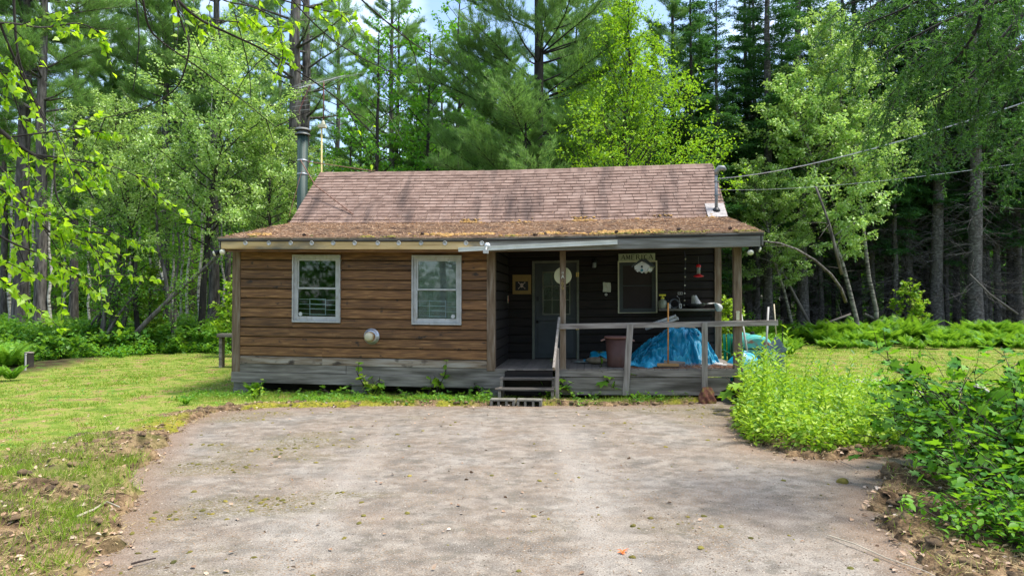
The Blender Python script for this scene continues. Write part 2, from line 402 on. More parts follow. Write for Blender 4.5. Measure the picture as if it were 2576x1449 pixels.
M['lf_spruce'] = leafmat('spruce_needles', [(.018, .07, .025), (.04, .12, .038), (.085, .19, .045)], (.09, .25, .04), .28, .2)
M['lf_hemlock'] = leafmat('hemlock_needles', [(.022, .075, .025), (.05, .14, .034), (.10, .21, .04)], (.12, .28, .04), .32, .2)
M['lf_weed'] = leafmat('weed_leaves', [(.05, .16, .015), (.16, .34, .02), (.34, .52, .03), (.48, .60, .10)], (.42, .64, .03), .38, .35, .45)
M['lf_bush'] = leafmat('bush_leaves', [(.035, .14, .02), (.08, .25, .022), (.18, .37, .03)], (.28, .56, .02), .42, .3, .5)
M['lf_fern'] = leafmat('fern_fronds', [(.04, .16, .016), (.12, .30, .022), (.26, .46, .04)], (.28, .52, .03), .38)
M['grass'] = leafmat('grass_blades', [(.12, .23, .02), (.23, .34, .03), (.37, .41, .08)], (.31, .48, .03), .3, .3, .5, clump=.7)
# ------------------------------------------------------------------ ground, driveway
DRIVE_PX = [(230, 1449), (330, 1290), (345, 1190), (415, 1125), (440, 1085), (480, 1058), (560, 1036), (680, 1026), (860, 1024), (1040, 1021), (1240, 1021),
            (1380, 1021), (1500, 1023), (1620, 1020), (1740, 1016), (1800, 1004), (1875, 998), (1872, 1040), (1846, 1080), (1900, 1128), (1990, 1150), (2080, 1162),
            (2200, 1150), (2330, 1148), (2600, 1130)]
DRIVE = [G(*p) for p in DRIVE_PX] + [(12, 8.6), (12, 7.4)] + [G(*p) for p in [(2600, 1210), (2330, 1195), (2230, 1190), (2195, 1260), (2200, 1330), (2285, 1400), (2330, 1449)]] + [(2.6, 3), (2.6, -12), (-2.6, -12), (-2.4, 3)]
LAWN = [(-30, 13), (-11.9, 15.3), (-12.2, 19), (-13.2, 22.5), (-10.6, 24.0), (-5.5, 24.3), (-3, 24), (4.5, 24), (9.5, 29.3), (15, 28.6), (23, 27.5), (34, 27), (34, -15), (-30, -15)]
def ground_fields(x, y):
    sd = poly_sd(x, y, DRIVE); lw = poly_sd(x, y, LAWN)
    n1 = fbm(x * .9, y * .9, 3); n2 = fbm(x * 3.1, y * 3.1, 9); n3 = fbm(x * 11, y * 11, 21, 3)
    sde = sd + (n2 - .5) * .34 + (n3 - .5) * .16
    # width of the scraped earth along the paving: broad at the near left, narrow elsewhere
    left = sstep(-2.0, -4.5, x); near = sstep(11.5, 6.5, y); right = sstep(1.8, 3.0, x) * near
    bw = .35 + 1.9 * left * near + 1.2 * right
    bands = sstep(.46, .60, fbm(x * .55 + y * .25, y * 1.15, 40))
    dirt = sstep(bw * 1.25, bw * .55, sde + (n1 - .5) * 1.6 * left) * (1 - left * near * .55 * bands)
    far_patch = left * sstep(.60, .68, fbm(x * .5, y * 1.0, 55)) * sstep(11, 8, y) * .8
    dirt = np.clip(dirt + far_patch, 0, 1)
    # in front of the house, a strip of moss and litter
    forest = sstep(-.3, .5, lw + (n2 - .5) * 1.2)
    h = -.06 + (.075 + .05 * (n2 - .35)) * sstep(-.02, .10, sde)
    bank = sstep(0, .18, sde) * sstep(bw * 1.2 + .2, .25, sde)
    h = h + bank * (.05 + .30 * np.maximum(n2 - .42, 0) + .12 * (n3 - .4)) * (.35 + .65 * np.maximum(left * near, .45 * right))
    h = h + sstep(.3, 6, sd) * (.06 * (n1 - .5)) + forest * (.25 * (fbm(x * .25, y * .25, 5) - .4))
    h = np.where(y > 60, h, h)
    return sd, sde, dirt, forest, h
def lin(a, b, s): return np.arange(a, b, s)
gx = np.concatenate([[-400, -250, -150, -90, -60, -40, -30, -24, -20], lin(-17, -8, .25), lin(-8, 7, .055), lin(7, 22, .25), [24, 30, 40, 60, 90, 150, 250, 400]])
gy = np.concatenate([[-150, -80, -40, -20, -12, -8, -4, -1, 1, 2.5], lin(3.5, 13.8, .055), lin(13.8, 32, .2), [33, 36, 40, 46, 55, 70, 100, 160, 300, 600]])
GX, GY = np.meshgrid(gx, gy, indexing='ij')
_, gsde, gd, gf, gh = ground_fields(GX.ravel(), GY.ravel())
nx, ny = len(gx), len(gy); ii, jj = np.meshgrid(np.arange(nx - 1), np.arange(ny - 1), indexing='ij'); a0 = (ii * ny + jj).ravel()
ground = npmesh('ground', np.stack([GX.ravel(), GY.ravel(), gh], 1), np.stack([a0, a0 + ny, a0 + ny + 1, a0 + 1], 1), None, smooth=True)
at = ground.data.color_attributes.new('mask', 'FLOAT_COLOR', 'POINT')
moss = sstep(.42, .56, fbm(GX.ravel() * 1.7, GY.ravel() * 1.7, 77)) * sstep(.9, .1, gsde) * (GY.ravel() > 9.5)
at.data.foreach_set('color', np.stack([gd, moss, gf, np.ones_like(gd)], 1).astype(np.float32).ravel())
tag(ground, kind='structure')
def ground_mat():
    m, n, l, p = _nt('ground_earth_and_lawn')
    at = n.new("ShaderNodeAttribute"); at.attribute_name = 'mask'; sp = n.new("ShaderNodeSeparateColor"); l.new(at.outputs['Color'], sp.inputs[0])
    tc = n.new("ShaderNodeTexCoord")
    def noise(s, d=6):
        q = n.new("ShaderNodeTexNoise"); q.inputs['Scale'].default_value = s; q.inputs['Detail'].default_value = d; l.new(tc.outputs['Object'], q.inputs['Vector']); return q.outputs['Fac']
    def mixc(f, a, b):
        q = n.new("ShaderNodeMixRGB"); l.new(f, q.inputs[0]); l.new(a, q.inputs[1]); l.new(b, q.inputs[2]); return q.outputs[0]
    def rmp(f, st): r = ramp(n, st); l.new(f, r.inputs[0]); return r.outputs[0]
    grass = rmp(noise(2.5, 10), [(.3, (.08, .13, .02)), (.44, (.15, .21, .03)), (.54, (.24, .25, .06)), (.64, (.24, .16, .08))])
    earth = rmp(noise(9, 9), [(.30, (.03, .02, .012)), (.45, (.10, .066, .038)), (.56, (.19, .125, .07)), (.70, (.30, .21, .12))])
    mossc = rmp(noise(14, 6), [(.3, (.10, .11, .015)), (.6, (.26, .24, .03)), (.75, (.25, .14, .05))])
    floor = rmp(noise(3, 8), [(.3, (.015, .014, .008)), (.5, (.06, .045, .025)), (.62, (.05, .10, .02)), (.75, (.13, .09, .05))])
    c = mixc(sp.outputs[0], grass, earth); c = mixc(sp.outputs[1], c, mossc); c = mixc(sp.outputs[2], c, floor)
    l.new(c, p.inputs['Base Color']); p.inputs['Roughness'].default_value = 1; p.inputs['Specular IOR Level'].default_value = .1
    b = n.new("ShaderNodeBump"); b.inputs['Strength'].default_value = 1; b.inputs['Distance'].default_value = .05
    l.new(noise(22, 8), b.inputs['Height']); l.new(b.outputs[0], p.inputs['Normal'])
    return m
ground.data.materials.clear(); ground.data.materials.append(ground_mat())

# driveway: flat sheet a little above the scraped ground inside its outline
dx = lin(-8.5, 12.6, .07); dy = np.concatenate([[-12, -6, 0, 2], lin(3.6, 14.6, .07)])
DX, DY = np.meshgrid(dx, dy, indexing='ij'); fx, fy = DX.ravel(), DY.ravel()
dsd = poly_sd(fx, fy, DRIVE)
def band(p0, p1, w):
    (x0, y0), (x1, y1) = G(*p0), G(*p1); ex, ey = x1 - x0, y1 - y0; q = ex * ex + ey * ey
    t = np.clip(((fx - x0) * ex + (fy - y0) * ey) / q, 0, 1)
    return np.exp(-((np.hypot(fx - x0 - t * ex, fy - y0 - t * ey) / w) ** 2)) * sstep(0, .15, t)
tracks = np.clip(band((1400, 1050), (1530, 1449), .14) + band((1440, 1050), (1620, 1449), .10) * .6 + band((960, 1090), (690, 1449), .15) + band((860, 1150), (560, 1449), .08) * .5, 0, 1)
mossy = sstep(.46, .62, fbm(fx * .9, fy * 1.6, 61)) * sstep(.45, .6, fbm(fx * .35, fy * .35, 63))
nd, nyy = len(dx), len(dy); ii, jj = np.meshgrid(np.arange(nd - 1), np.arange(nyy - 1), indexing='ij'); a0 = (ii * nyy + jj).ravel()
keep = (dsd[a0] < .5); a0 = a0[keep]
dz = .002 * (fbm(fx * .6, fy * .6, 8) - 1)
FA = np.stack([a0, a0 + nyy, a0 + nyy + 1, a0 + 1], 1); used, inv = np.unique(FA, return_inverse=True)
drive = npmesh('driveway', np.stack([fx, fy, dz], 1)[used], inv.reshape(FA.shape), None, smooth=True)
at = drive.data.color_attributes.new('mask', 'FLOAT_COLOR', 'POINT')
at.data.foreach_set('color', np.stack([tracks, mossy, sstep(-.5, .0, dsd), np.ones_like(tracks)], 1)[used].astype(np.float32).ravel())
tag(drive, kind='structure')
def drive_mat():
    m, n, l, p = _nt('worn_paving')
    at = n.new("ShaderNodeAttribute"); at.attribute_name = 'mask'; sp = n.new("ShaderNodeSeparateColor"); l.new(at.outputs['Color'], sp.inputs[0])
    tc = n.new("ShaderNodeTexCoord")
    def noise(s, d=6, sc=(1, 1, 1), dist=0, off=0):
        mp = n.new("ShaderNodeMapping"); mp.inputs['Scale'].default_value = sc; mp.inputs['Location'].default_value = (off, off, 0); l.new(tc.outputs['Object'], mp.inputs[0])
        q = n.new("ShaderNodeTexNoise"); q.inputs['Scale'].default_value = s; q.inputs['Detail'].default_value = d; q.inputs['Distortion'].default_value = dist
        l.new(mp.outputs[0], q.inputs['Vector']); return q.outputs['Fac']
    def rmp(f, st): r = ramp(n, st); l.new(f, r.inputs[0]); return r.outputs[0]
    def mixc(f, a, b, k=1.0):
        q = n.new("ShaderNodeMixRGB"); l.new(a, q.inputs[1])
        if k != 1.0:
            z = n.new("ShaderNodeMath"); z.operation = 'MULTIPLY'; z.inputs[1].default_value = k; l.new(f, z.inputs[0]); f = z.outputs[0]
        l.new(f, q.inputs[0])
        if isinstance(b, tuple): q.inputs[2].default_value = (*b, 1)
        else: l.new(b, q.inputs[2])
        return q.outputs[0]
    def mul(a, b):
        z = n.new("ShaderNodeMath"); z.operation = 'MULTIPLY'; l.new(a, z.inputs[0]); l.new(b, z.inputs[1]); return z.outputs[0]
    c = rmp(noise(5.5, 15), [(.30, (.162, .134, .106)), (.44, (.207, .175, .140)), (.54, (.240, .206, .166)), (.68, (.284, .249, .205))])
    c = mixc(rmp(noise(1.9, 14, (1, 1.3, 1), .1, 3), [(.53, (0, 0, 0)), (.60, (1, 1, 1))]), c, (.09, .08, .068), .5)
    c = mixc(rmp(noise(.8, 10, off=41), [(.50, (0, 0, 0)), (.62, (1, 1, 1))]), c, (.30, .28, .245), .45)
    c = mixc(rmp(noise(4.4, 12, (1, 1.2, 1), off=31), [(.54, (0, 0, 0)), (.60, (1, 1, 1))]), c, (.085, .078, .06), .5)
    c = mixc(rmp(noise(7, 12, off=13), [(.48, (0, 0, 0)), (.64, (1, 1, 1))]), c, (.11, .094, .08), .5)
    c = mixc(rmp(noise(1.3, 6, off=9), [(.5, (0, 0, 0)), (.7, (1, 1, 1))]), c, (.25, .19, .145), .35)
    c = mixc(sp.outputs[0], c, (.32, .29, .25), .5)
    c = mixc(mul(rmp(noise(26, 6, (1, 1.6, 1)), [(.46, (0, 0, 0)), (.56, (1, 1, 1))]), sp.outputs[1]), c, (.115, .095, .035), .9)
    c = mixc(mul(rmp(noise(34, 6, (1, 1.6, 1), off=5), [(.51, (0, 0, 0)), (.60, (1, 1, 1))]), rmp(noise(1.6, 5, off=20), [(.42, (0, 0, 0)), (.58, (1, 1, 1))])), c, (.22, .14, .075), .6)
    c = mixc(sp.outputs[2], c, (.20, .13, .085), .7)
    c = mixc(rmp(noise(70, 8), [(.36, (1, 1, 1)), (.48, (0, 0, 0))]), c, (.085, .075, .062), .75)
    c = mixc(rmp(noise(80, 6, off=7), [(.58, (0, 0, 0)), (.68, (1, 1, 1))]), c, (.50, .47, .42), .55)
    l.new(c, p.inputs['Base Color']); p.inputs['Roughness'].default_value = .95; p.inputs['Specular IOR Level'].default_value = .2
    b = n.new("ShaderNodeBump"); b.inputs['Strength'].default_value = .5; b.inputs['Distance'].default_value = .008
    l.new(noise(90, 4), b.inputs['Height']); l.new(b.outputs[0], p.inputs['Normal'])
    return m
drive.data.materials.clear(); drive.data.materials.append(drive_mat())

rng = np.random.default_rng(5)
def gheight(x, y): return ground_fields(np.atleast_1d(np.asarray(x, float)), np.atleast_1d(np.asarray(y, float)))[4]
def gz(x, y): return float(max(gheight(x, y)[0], 0))
def in_house(x, y, m=0.0):
    s = (x - XL) * ct - (y - YL) * st; d = (x - XL) * st + (y - YL) * ct
    return (s > -m) & (s < W + m) & (d > -.05) & (d < 9.2)
# lawn grass: a carpet of blades nobody could count
n = 420000
yy = 4.4 + (29.5 - 4.4) * rng.random(n) ** 1.25
xx = (rng.random(n) * 1.9 - .95) * yy * .95
sd, sde, dm, fm, hh = ground_fields(xx, yy)
ok = (sde > .05) & (rng.random(n) > dm * .93) & (fm < .5) & ~in_house(xx, yy) & (rng.random(n) < .12 + .88 * sstep(.38, .56, fbm(xx * 1.5, yy * 1.5, 31)))
xx, yy, hh, dmk = xx[ok], yy[ok], hh[ok], dm[ok]; n = len(xx)
P = np.stack([xx, yy, hh - .008], 1); f = np.stack([rng.normal(0, .55, n), rng.normal(0, .55, n), np.ones(n)], 1)
sz = (.022 + .03 * rng.random(n)) * (1 + .9 * (fbm(xx * .8, yy * .8, 90) > .55)) * (.8 + .25 * (yy < 9))
V, Fa = leaves(P, f, rng.normal(0, 1, (n, 3)), sz, T_BLADE, (.004 + .0011 * yy))
tag(npmesh('lawn_grass', V, Fa, M['grass']), 'short yellow green grass of the lawn around the cabin', 'grass', kind='stuff')
# dry grass and leaf litter on the scraped banks
n = 90000
yy = 4.3 + 9.7 * rng.random(n) ** 1.1; xx = (rng.random(n) * 1.9 - .95) * yy * .95
sd, sde, dm, fm, hh = ground_fields(xx, yy)
ok = (sde > -.06) & (rng.random(n) < dm * .9) & ~in_house(xx, yy)
xx, yy, hh = xx[ok], yy[ok], hh[ok]; n = len(xx)
f = rng.normal(0, 1, (n, 3)); f[:, 2] = np.abs(f[:, 2]) * .35 + .05
V, Fa = leaves(np.stack([xx, yy, np.maximum(hh, 0) + .004], 1), f, rng.normal(0, 1, (n, 3)), .03 + .07 * rng.random(n), T_BLADE, .0045)
tag(npmesh('dry_grass_litter', V, Fa, M['straw']), 'dry raked grass and thatch on the bare banks beside the driveway', 'litter', kind='stuff')
n = 14000
yy = 4.3 + 10.2 * rng.random(n) ** 1.1; xx = (rng.random(n) * 1.9 - .95) * yy * .95
sd, sde, dm, fm, hh = ground_fields(xx, yy)
ok = ((rng.random(n) < dm * .9) & (sde > -.1) | (rng.random(n) < .025)) & ~in_house(xx, yy)
xx, yy, hh = xx[ok], yy[ok], hh[ok]; n = len(xx)
f = rng.normal(0, 1, (n, 3)); f[:, 2] *= .25; nr = rng.normal(0, .45, (n, 3)); nr[:, 2] += 1
V, Fa = leaves(np.stack([xx, yy, np.maximum(hh, 0) + .012], 1), f, nr, .025 + .035 * rng.random(n), T_OVAL)
tag(npmesh('leaf_litter', V, Fa, M['deadleaf']), 'small brown dead leaves scattered over the bare banks', 'litter', kind='stuff')
# sods / clods and moss cushions: lumpy little mounds
def lump(rs, r, flat=.5, n=7, m=4):
    V = []; Fc = []
    for i in range(m + 1):
        a = math.pi / 2 * i / m
        for k in range(n):
            t = 2 * math.pi * k / n; q = r * math.cos(a) * (.75 + .5 * rs.random())
            V.append((q * math.cos(t), q * math.sin(t), r * flat * math.sin(a) * (.75 + .5 * rs.random())))
    for i in range(m):
        for k in range(n):
            k2 = (k + 1) % n; Fc.append((i * n + k, i * n + k2, (i + 1) * n + k2, (i + 1) * n + k))
    return np.array(V), np.array(Fc)
def scatter_lumps(name, pts, rad, mat, flat, label, cat, seed):
    rs = random.Random(seed); base = [lump(rs, 1, flat) for _ in range(7)]; parts = []
    for (x, y, z), r in zip(pts, rad):
        V, Fc = base[rs.randrange(7)]; a = rs.random() * 6.28; c, s_ = math.cos(a), math.sin(a); e = .7 + .8 * rs.random()
        X = V[:, 0] * r * e; Y = V[:, 1] * r / e
        parts.append((np.stack([x + X * c - Y * s_, y + X * s_ + Y * c, z - .002 + V[:, 2] * r], 1), Fc))
    V, Fc = merge(parts); return tag(npmesh(name, V, Fc, mat, smooth=True), label, cat, kind='stuff')
n = 9000; yy = 4.4 + 8 * rng.random(n); xx = rng.random(n) * 9 - 5
sd = poly_sd(xx, yy, DRIVE); w_ = sstep(.50, .66, fbm(xx * .9, yy * 1.6, 61)) * sstep(.42, .6, fbm(xx * .35, yy * .35, 63)) + .05
ok = (sd < -.1) & (rng.random(n) < w_ * 1.1) & (fbm(xx * 3, yy * 5, 17) > .47)
pts = np.stack([xx[ok], yy[ok], np.zeros(ok.sum())], 1)
scatter_lumps('moss_tufts', pts, .007 + .022 * rng.random(ok.sum()) ** 3, M['moss_green'], .6, 'tiny olive moss tufts growing on the worn driveway', 'moss', 3)
n = 16000; yy = 4.4 + 9.6 * rng.random(n); xx = rng.random(n) * 17 - 9.5
sd, sde, dm, fm, hh = ground_fields(xx, yy)
ok = (rng.random(n) < dm * .9) & (sde > 0) & (sd < 2.2) & ~in_house(xx, yy) & (fbm(xx * 2.4, yy * 2.4, 18) > .5)
scatter_lumps('earth_clods', np.stack([xx[ok], yy[ok], np.maximum(hh[ok], 0)], 1), .012 + .05 * rng.random(ok.sum()) ** 3,
              pm('clod_earth', [(.035, .024, .015), (.12, .08, .045), (.20, .14, .07)], ns=14, rough=1, bump=1, bscale=50, island=.3), .65, 'dark crumbled sods along the edge of the driveway', 'soil', 4)

n = 26000; yy = 4.4 + 8.8 * rng.random(n) ** 1.3; xx = rng.random(n) * 9.5 - 5
sd = poly_sd(xx, yy, DRIVE); ok = (sd < -.02) & (rng.random(n) < .22 + .8 * sstep(.45, .65, fbm(xx * 1.5, yy * 2.4, 66)) + .8 * sstep(-.5, 0, sd))
scatter_lumps('driveway_grit', np.stack([xx[ok], yy[ok], np.zeros(ok.sum())], 1), .003 + .006 * rng.random(ok.sum()) ** 2, pm('grit', [(.05, .042, .034), (.16, .12, .085), (.34, .30, .25)], ns=30, rough=1, island=.5, lo=.35, hi=.65), .6, 'loose grit and crumbs scattered over the worn driveway', 'grit', 13)
n = 9000; yy = 4.4 + 8.8 * rng.random(n) ** 1.3; xx = rng.random(n) * 9.5 - 5; sd = poly_sd(xx, yy, DRIVE); ok = (sd < -.02) & (fbm(xx * 1.1, yy * 1.9, 67) > .46)
xx, yy = xx[ok], yy[ok]; n = len(xx); f = rng.normal(0, 1, (n, 3)); f[:, 2] *= .06
V, Fa = leaves(np.stack([xx, yy, np.full(n, .005)], 1), f, np.tile([0, 0, 1.], (n, 1)), .03 + .05 * rng.random(n), T_BLADE, .004)
tag(npmesh('driveway_needles', V, Fa, pm('brown_needles', [(.14, .075, .035), (.30, .19, .10)], ns=5, rough=.9, island=.4)), 'brown pine needles drifted over the driveway', 'litter', kind='stuff')

# ------------------------------------------------------------------ the cabin
RZ = -TH
cabin = empty('cabin', (XL, YL, 0), RZ, 'low brown wooden cabin with mossy sagging shingle roof and open porch', 'cabin')
def part(mb, name, mat, parent=None, **k):
    return mb.build(name, M[mat] if isinstance(mat, str) else mat, cabin if parent is None else parent, sg=k.pop('sg', True), **k)
def boards(s0, s1, zb, zt, d, openings, pitch=.19, phase=.576, along='s', seed=1):
    mb = MB(); rs = random.Random(seed); z = phase
    while z < zt:
        a, b = max(z, zb), min(z + pitch, zt)
        if b - a > .02:
            segs = [(s0, s1, a, b)]
            for (o0, o1, p0, p1) in openings:
                nx_ = []
                for (u0, u1, q0, q1) in segs:
                    if o1 <= u0 or o0 >= u1 or p1 <= q0 or p0 >= q1: nx_.append((u0, u1, q0, q1)); continue
                    if o0 > u0: nx_.append((u0, o0, q0, q1))
                    if o1 < u1: nx_.append((o1, u1, q0, q1))
                    if p0 > q0 + .01: nx_.append((max(u0, o0), min(u1, o1), q0, p0))
                    if p1 < q1 - .01: nx_.append((max(u0, o0), min(u1, o1), p1, q1))
                segs = nx_
            for (u0, u1, q0, q1) in segs:
                cuts = [u0]
                if u1 - u0 > 3 and rs.random() < .5: cuts.append(u0 + (u1 - u0) * rs.uniform(.3, .7))
                cuts.append(u1)
                for c0, c1 in zip(cuts, cuts[1:]):
                    j = rs.uniform(-.002, .002)
                    pr = [(d, q0 + .004), (d - .030 + j, q0 + .005), (d - .034 + j, q0 + .014), (d - .028 + j, q1 - .030), (d - .008, q1 - .013), (d, q1 - .008)]
                    if along == 's': mb.extr([(y, zz) for y, zz in pr], c0 + .001, c1 - .001)
                    else:
                        k = MB().extr([(y, zz) for y, zz in pr], c0, c1); bse = len(mb.V)
                        mb.V += [(y, x, zz) for x, y, zz in k.V]; mb.Fc += [tuple(q + bse for q in fc) for fc in k.Fc]
        z += pitch
    return mb
win1 = (*L(739, 642)[0:1], L(858, 812)[0], L(858, 812)[1], L(739, 642)[1])
win1 = (1.26, 2.235, 1.44, 2.76); win2 = (3.665, 4.635, 1.43, 2.76)
S1 = 5.20                     # where the room ends and the porch begins
part(boards(.17, S1 - .06, .766, 2.86, 0, [win1, win2], phase=.766, seed=4), 'front_wall', 'siding')
part(boards(.17, S1 - .06, .60, .766, 0, [], seed=4), 'bottom_board', 'bleached')
def sheet(x0, x1, zb, zt, d0, d1, ops):      # thick inner wall with openings
    mb = MB(); xs = sorted({x0, x1, *[o for w in ops for o in w[:2]]})
    for a, b in zip(xs, xs[1:]):
        cur = zb
        for w in ops:
            if w[0] <= a and w[1] >= b: mb.box(a, b, d0, d1, cur, w[2], .5); cur = w[3]
        mb.box(a, b, d0, d1, cur, zt, .5)
    return mb
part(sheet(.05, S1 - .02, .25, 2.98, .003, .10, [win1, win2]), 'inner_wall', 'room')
D1 = 2.2
door_o = (5.86, 6.79, .62, 2.71); pwin = (7.70, 8.515, 1.61, 2.71)
part(boards(S1 + .05, 9.80, .60, 3.05, D1, [door_o, pwin], seed=9), 'porch_wall', 'shaded_siding')
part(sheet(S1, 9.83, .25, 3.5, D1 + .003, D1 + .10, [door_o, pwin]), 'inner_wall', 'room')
part(boards(.10, D1 - .03, .60, 2.98, -(S1 + .05), [], along='d', seed=6), 'porch_side_wall', 'shaded_siding', sg=False)
for o in cabin.children:
    if o.name.startswith('porch_side_wall'):
        for v in o.data.vertices: v.co.x = -v.co.x; v.co.z += sag(S1)
        o.data.flip_normals()
# outer walls that close the room
mb = MB(); mb.box(0, .05, .05, 9.0, .25, 3.1); mb.box(9.83, 9.86, D1 + .1, 9.0, .25, 3.4); mb.box(0, 9.86, 8.95, 9.05, .25, 3.4, .5)
mb.face([(0.02, .1, 3.08), (.02, 9, 3.08), (.02, 9, 3.2), (.02, 4.55, 5.2), (.02, 2.7, 3.65)])
mb.face([(9.84, 2.2, 3.3), (9.84, 9, 3.2), (9.84, 4.55, 5.2), (9.84, 2.7, 3.65)])
part(mb, 'outer_wall', 'siding')
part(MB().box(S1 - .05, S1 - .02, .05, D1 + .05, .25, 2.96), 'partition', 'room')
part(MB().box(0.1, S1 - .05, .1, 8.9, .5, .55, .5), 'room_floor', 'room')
# trim posts
P1 = (5.125, 5.285); P2 = (6.515, 6.625); P3 = (9.70, 9.84); P4 = (9.74, 9.88)
for (a, b, d0, d1, zb, zt, nm) in [(0, .17, -.045, .12, .40, 2.86, 'corner_post'), (P1[0], P1[1], -.05, .10, .56, 2.86, 'porch_post'), (P2[0], P2[1], -.03, .08, .56, 2.82, 'porch_post'),
                                   (P3[0], P3[1], -.03, .11, .20, 2.84, 'porch_post'), (P4[0], P4[1], D1 - .06, D1 + .12, .56, 3.3, 'corner_post')]:
    part(MB().box(a, b, d0, d1, zb, zt), nm, 'post_wood', bevel=.008)
# skirting timbers
mb = MB(); mb.box(0.02, 2.35, -.035, .0, .445, .600, .4); part(mb, 'skirting_board', 'weathered')
mb = MB(); mb.box(2.36, 6.40 - .9, -.035, .0, .435, .600, .4); part(mb, 'skirting_board', 'weathered')
mb = MB(); mb.box(0.0, 5.50, -.050, .0, .235, .438, .4); part(mb, 'skirting_beam', 'weathered')
mb = MB(); mb.box(6.47, 9.88, -.05, -.012, .455, .572, .4); part(mb, 'deck_rim', 'weathered')
mb = MB(); mb.box(6.47, 9.62, -.035, 0, .12, .440, .4); part(mb, 'skirting_beam', 'weathered')
for s in (.02, 2.45, 5.0, 9.5):
    mb = MB(); mb.box(s, s + .38, -.02, .36, -.1, .115); mb.box(s + .01, s + .37, -.015, .35, .12, .233); part(mb, 'foundation_block', 'concrete', bevel=.006)
part(MB().box(0.1, 9.7, .6, .7, -.1, .24, .5), 'crawl_space_shade', 'room')  # dark sheet set in the open gap, standing in for the shade beneath
# porch floor boards, run front to back
mb = MB(); s = S1 - .1; rs = random.Random(2)
while s < 9.86:
    mb.box(s, min(s + .138, 9.87), -.03 + rs.uniform(-.012, .008), D1 + .1, .572, .598); s += .144
part(mb, 'porch_floor', 'deck')
# ceiling / soffit under the porch roof
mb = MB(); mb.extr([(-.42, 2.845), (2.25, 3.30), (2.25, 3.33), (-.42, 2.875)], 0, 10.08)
part(mb, 'porch_ceiling', 'shaded_siding')
# roof shell
EZ, ED, BZ, BD, RZ_, RD = 3.045, -.47, 3.69, 2.7, 5.24, 4.55
A0, A1 = -.07, 10.14
mb = MB(); mb.extr([(ED, EZ - .03), (BD, BZ - .03), (RD, RZ_ - .03), (9.5, 3.10), (9.5, 3.00), (RD, RZ_ - .12), (BD, BZ - .12), (ED, EZ - .06)], A0 + .01, A1 - .01)
roof = part(mb, 'roof', plain('roof_felt', (.03, .024, .02), .95))
def shingles(d0, z0, d1, z1, pitch, seed, wmin, wmax, rag=0):
    rs = random.Random(seed); mb = MB(); ln = math.hypot(d1 - d0, z1 - z0); u = ((d1 - d0) / ln, (z1 - z0) / ln); nn = (-u[1], u[0])
    k = 0; t = 0
    while t < ln - .01:
        te = min(t + pitch * 1.25, ln + .02); s = A0 + rs.uniform(-.15, 0); jog = rs.uniform(-.004, .004)
        while s < A1:
            w = rs.uniform(wmin, wmax); a, b = max(s, A0), min(s + w - .009, A1)
            if b - a > .02:
                th = .020 + rs.uniform(0, .008); lo = t + rs.uniform(-1, 1) * (.004 + rag)
                def pt(q, h): return (d0 + u[0] * q + nn[0] * h, z0 + u[1] * q + nn[1] * h)
                p = [pt(lo, .004), pt(lo, .004 + th), pt(te, .007), pt(te, .001)]
                m_ = (a + b) / 2; bse = len(mb.V)
                for x in (a, b): mb.V += [(x, q[0], q[1]) for q in p]
                for i in range(4):
                    i2 = (i + 1) % 4; mb.Fc.append((bse + i, bse + 4 + i, bse + 4 + i2, bse + i2))
                mb.Fc.append((bse, bse + 1, bse + 2, bse + 3)); mb.Fc.append((bse + 7, bse + 6, bse + 5, bse + 4))
            s += w
        t += pitch; k += 1
    return mb
part(shingles(BD + .02, BZ, RD, RZ_ - .01, .137, 3, .28, .34), 'upper_shingles', 'shingle', roof)
part(shingles(ED, EZ - .005, BD + .05, BZ, .137, 5, .26, .34, .01), 'lower_shingles', 'shingle_low', roof)
mb = MB(); s = A0; rs = random.Random(8)
while s < A1 - .05:
    e = min(s + .19, A1); h = rs.uniform(0, .008)
    mb.extr([(RD - .15, RZ_ - .145 + h), (RD - .15, RZ_ - .115 + h), (RD, RZ_ + .022 + h), (RD + .15, RZ_ - .12 + h), (RD + .15, RZ_ - .15 + h), (RD, RZ_ - .02)], s, e - .004, 1); s += .185
part(mb, 'ridge_caps', 'shingle', roof)
part(MB().extr([(9.52, 3.09), (RD + .01, RZ_ - .005), (RD + .01, RZ_ - .02), (9.52, 3.07)], A0, A1), 'rear_shingles', 'shingle', roof)
# fascia boards
mb = MB(); mb.box(0.0, 5.2, -.46, -.42, 2.845, 3.02, .4); part(mb, 'fascia_board', 'fascia', roof)
mb = MB(); mb.box(5.2, 10.07, -.465, -.425, 2.80, 3.015, .4); part(mb, 'fascia_board', 'fascia_grey', roof)
part(MB().box(A0, A1, -.462, -.44, 3.022, 3.040, .4), 'drip_edge', 'fascia_grey', roof)
part(MB().box(.02, 9.95, -.40, -.30, 2.80, 2.845, .4), 'soffit_strip', 'siding', roof)
for px, dd in [(556, 1)]:
    mb = MB(); mb.extr([(-.46, 2.86), (-.46, 3.02), (2.7, 3.66), (RD, 5.10), (RD, 4.95), (2.75, 3.52), (-.2, 2.86)], A0 + .02, A0 + .05); part(mb, 'rake_board', 'fascia_grey', roof)
    mb = MB(); mb.extr([(-.46, 2.82), (-.46, 3.02), (2.7, 3.66), (RD, 5.10), (RD, 4.95), (2.75, 3.52), (-.2, 2.82)], A1 - .05, A1 - .02); part(mb, 'rake_board', 'fascia_grey', roof)
# round discs along the fascia
for px in (617, 676, 731, 784, 838, 892, 950, 1003, 1059, 1119, 1172, 1212):
    s_, z_ = L(px, 611, -.47); mb = MB().lathe([(0, .004), (.034, .004), (.030, .010), (.038, .010), (.042, .005), (.044, -.004)], (s_, -.464, z_ - .006), 'y', 18)
    part(mb, 'round_marker', 'white', roof, smooth=True)
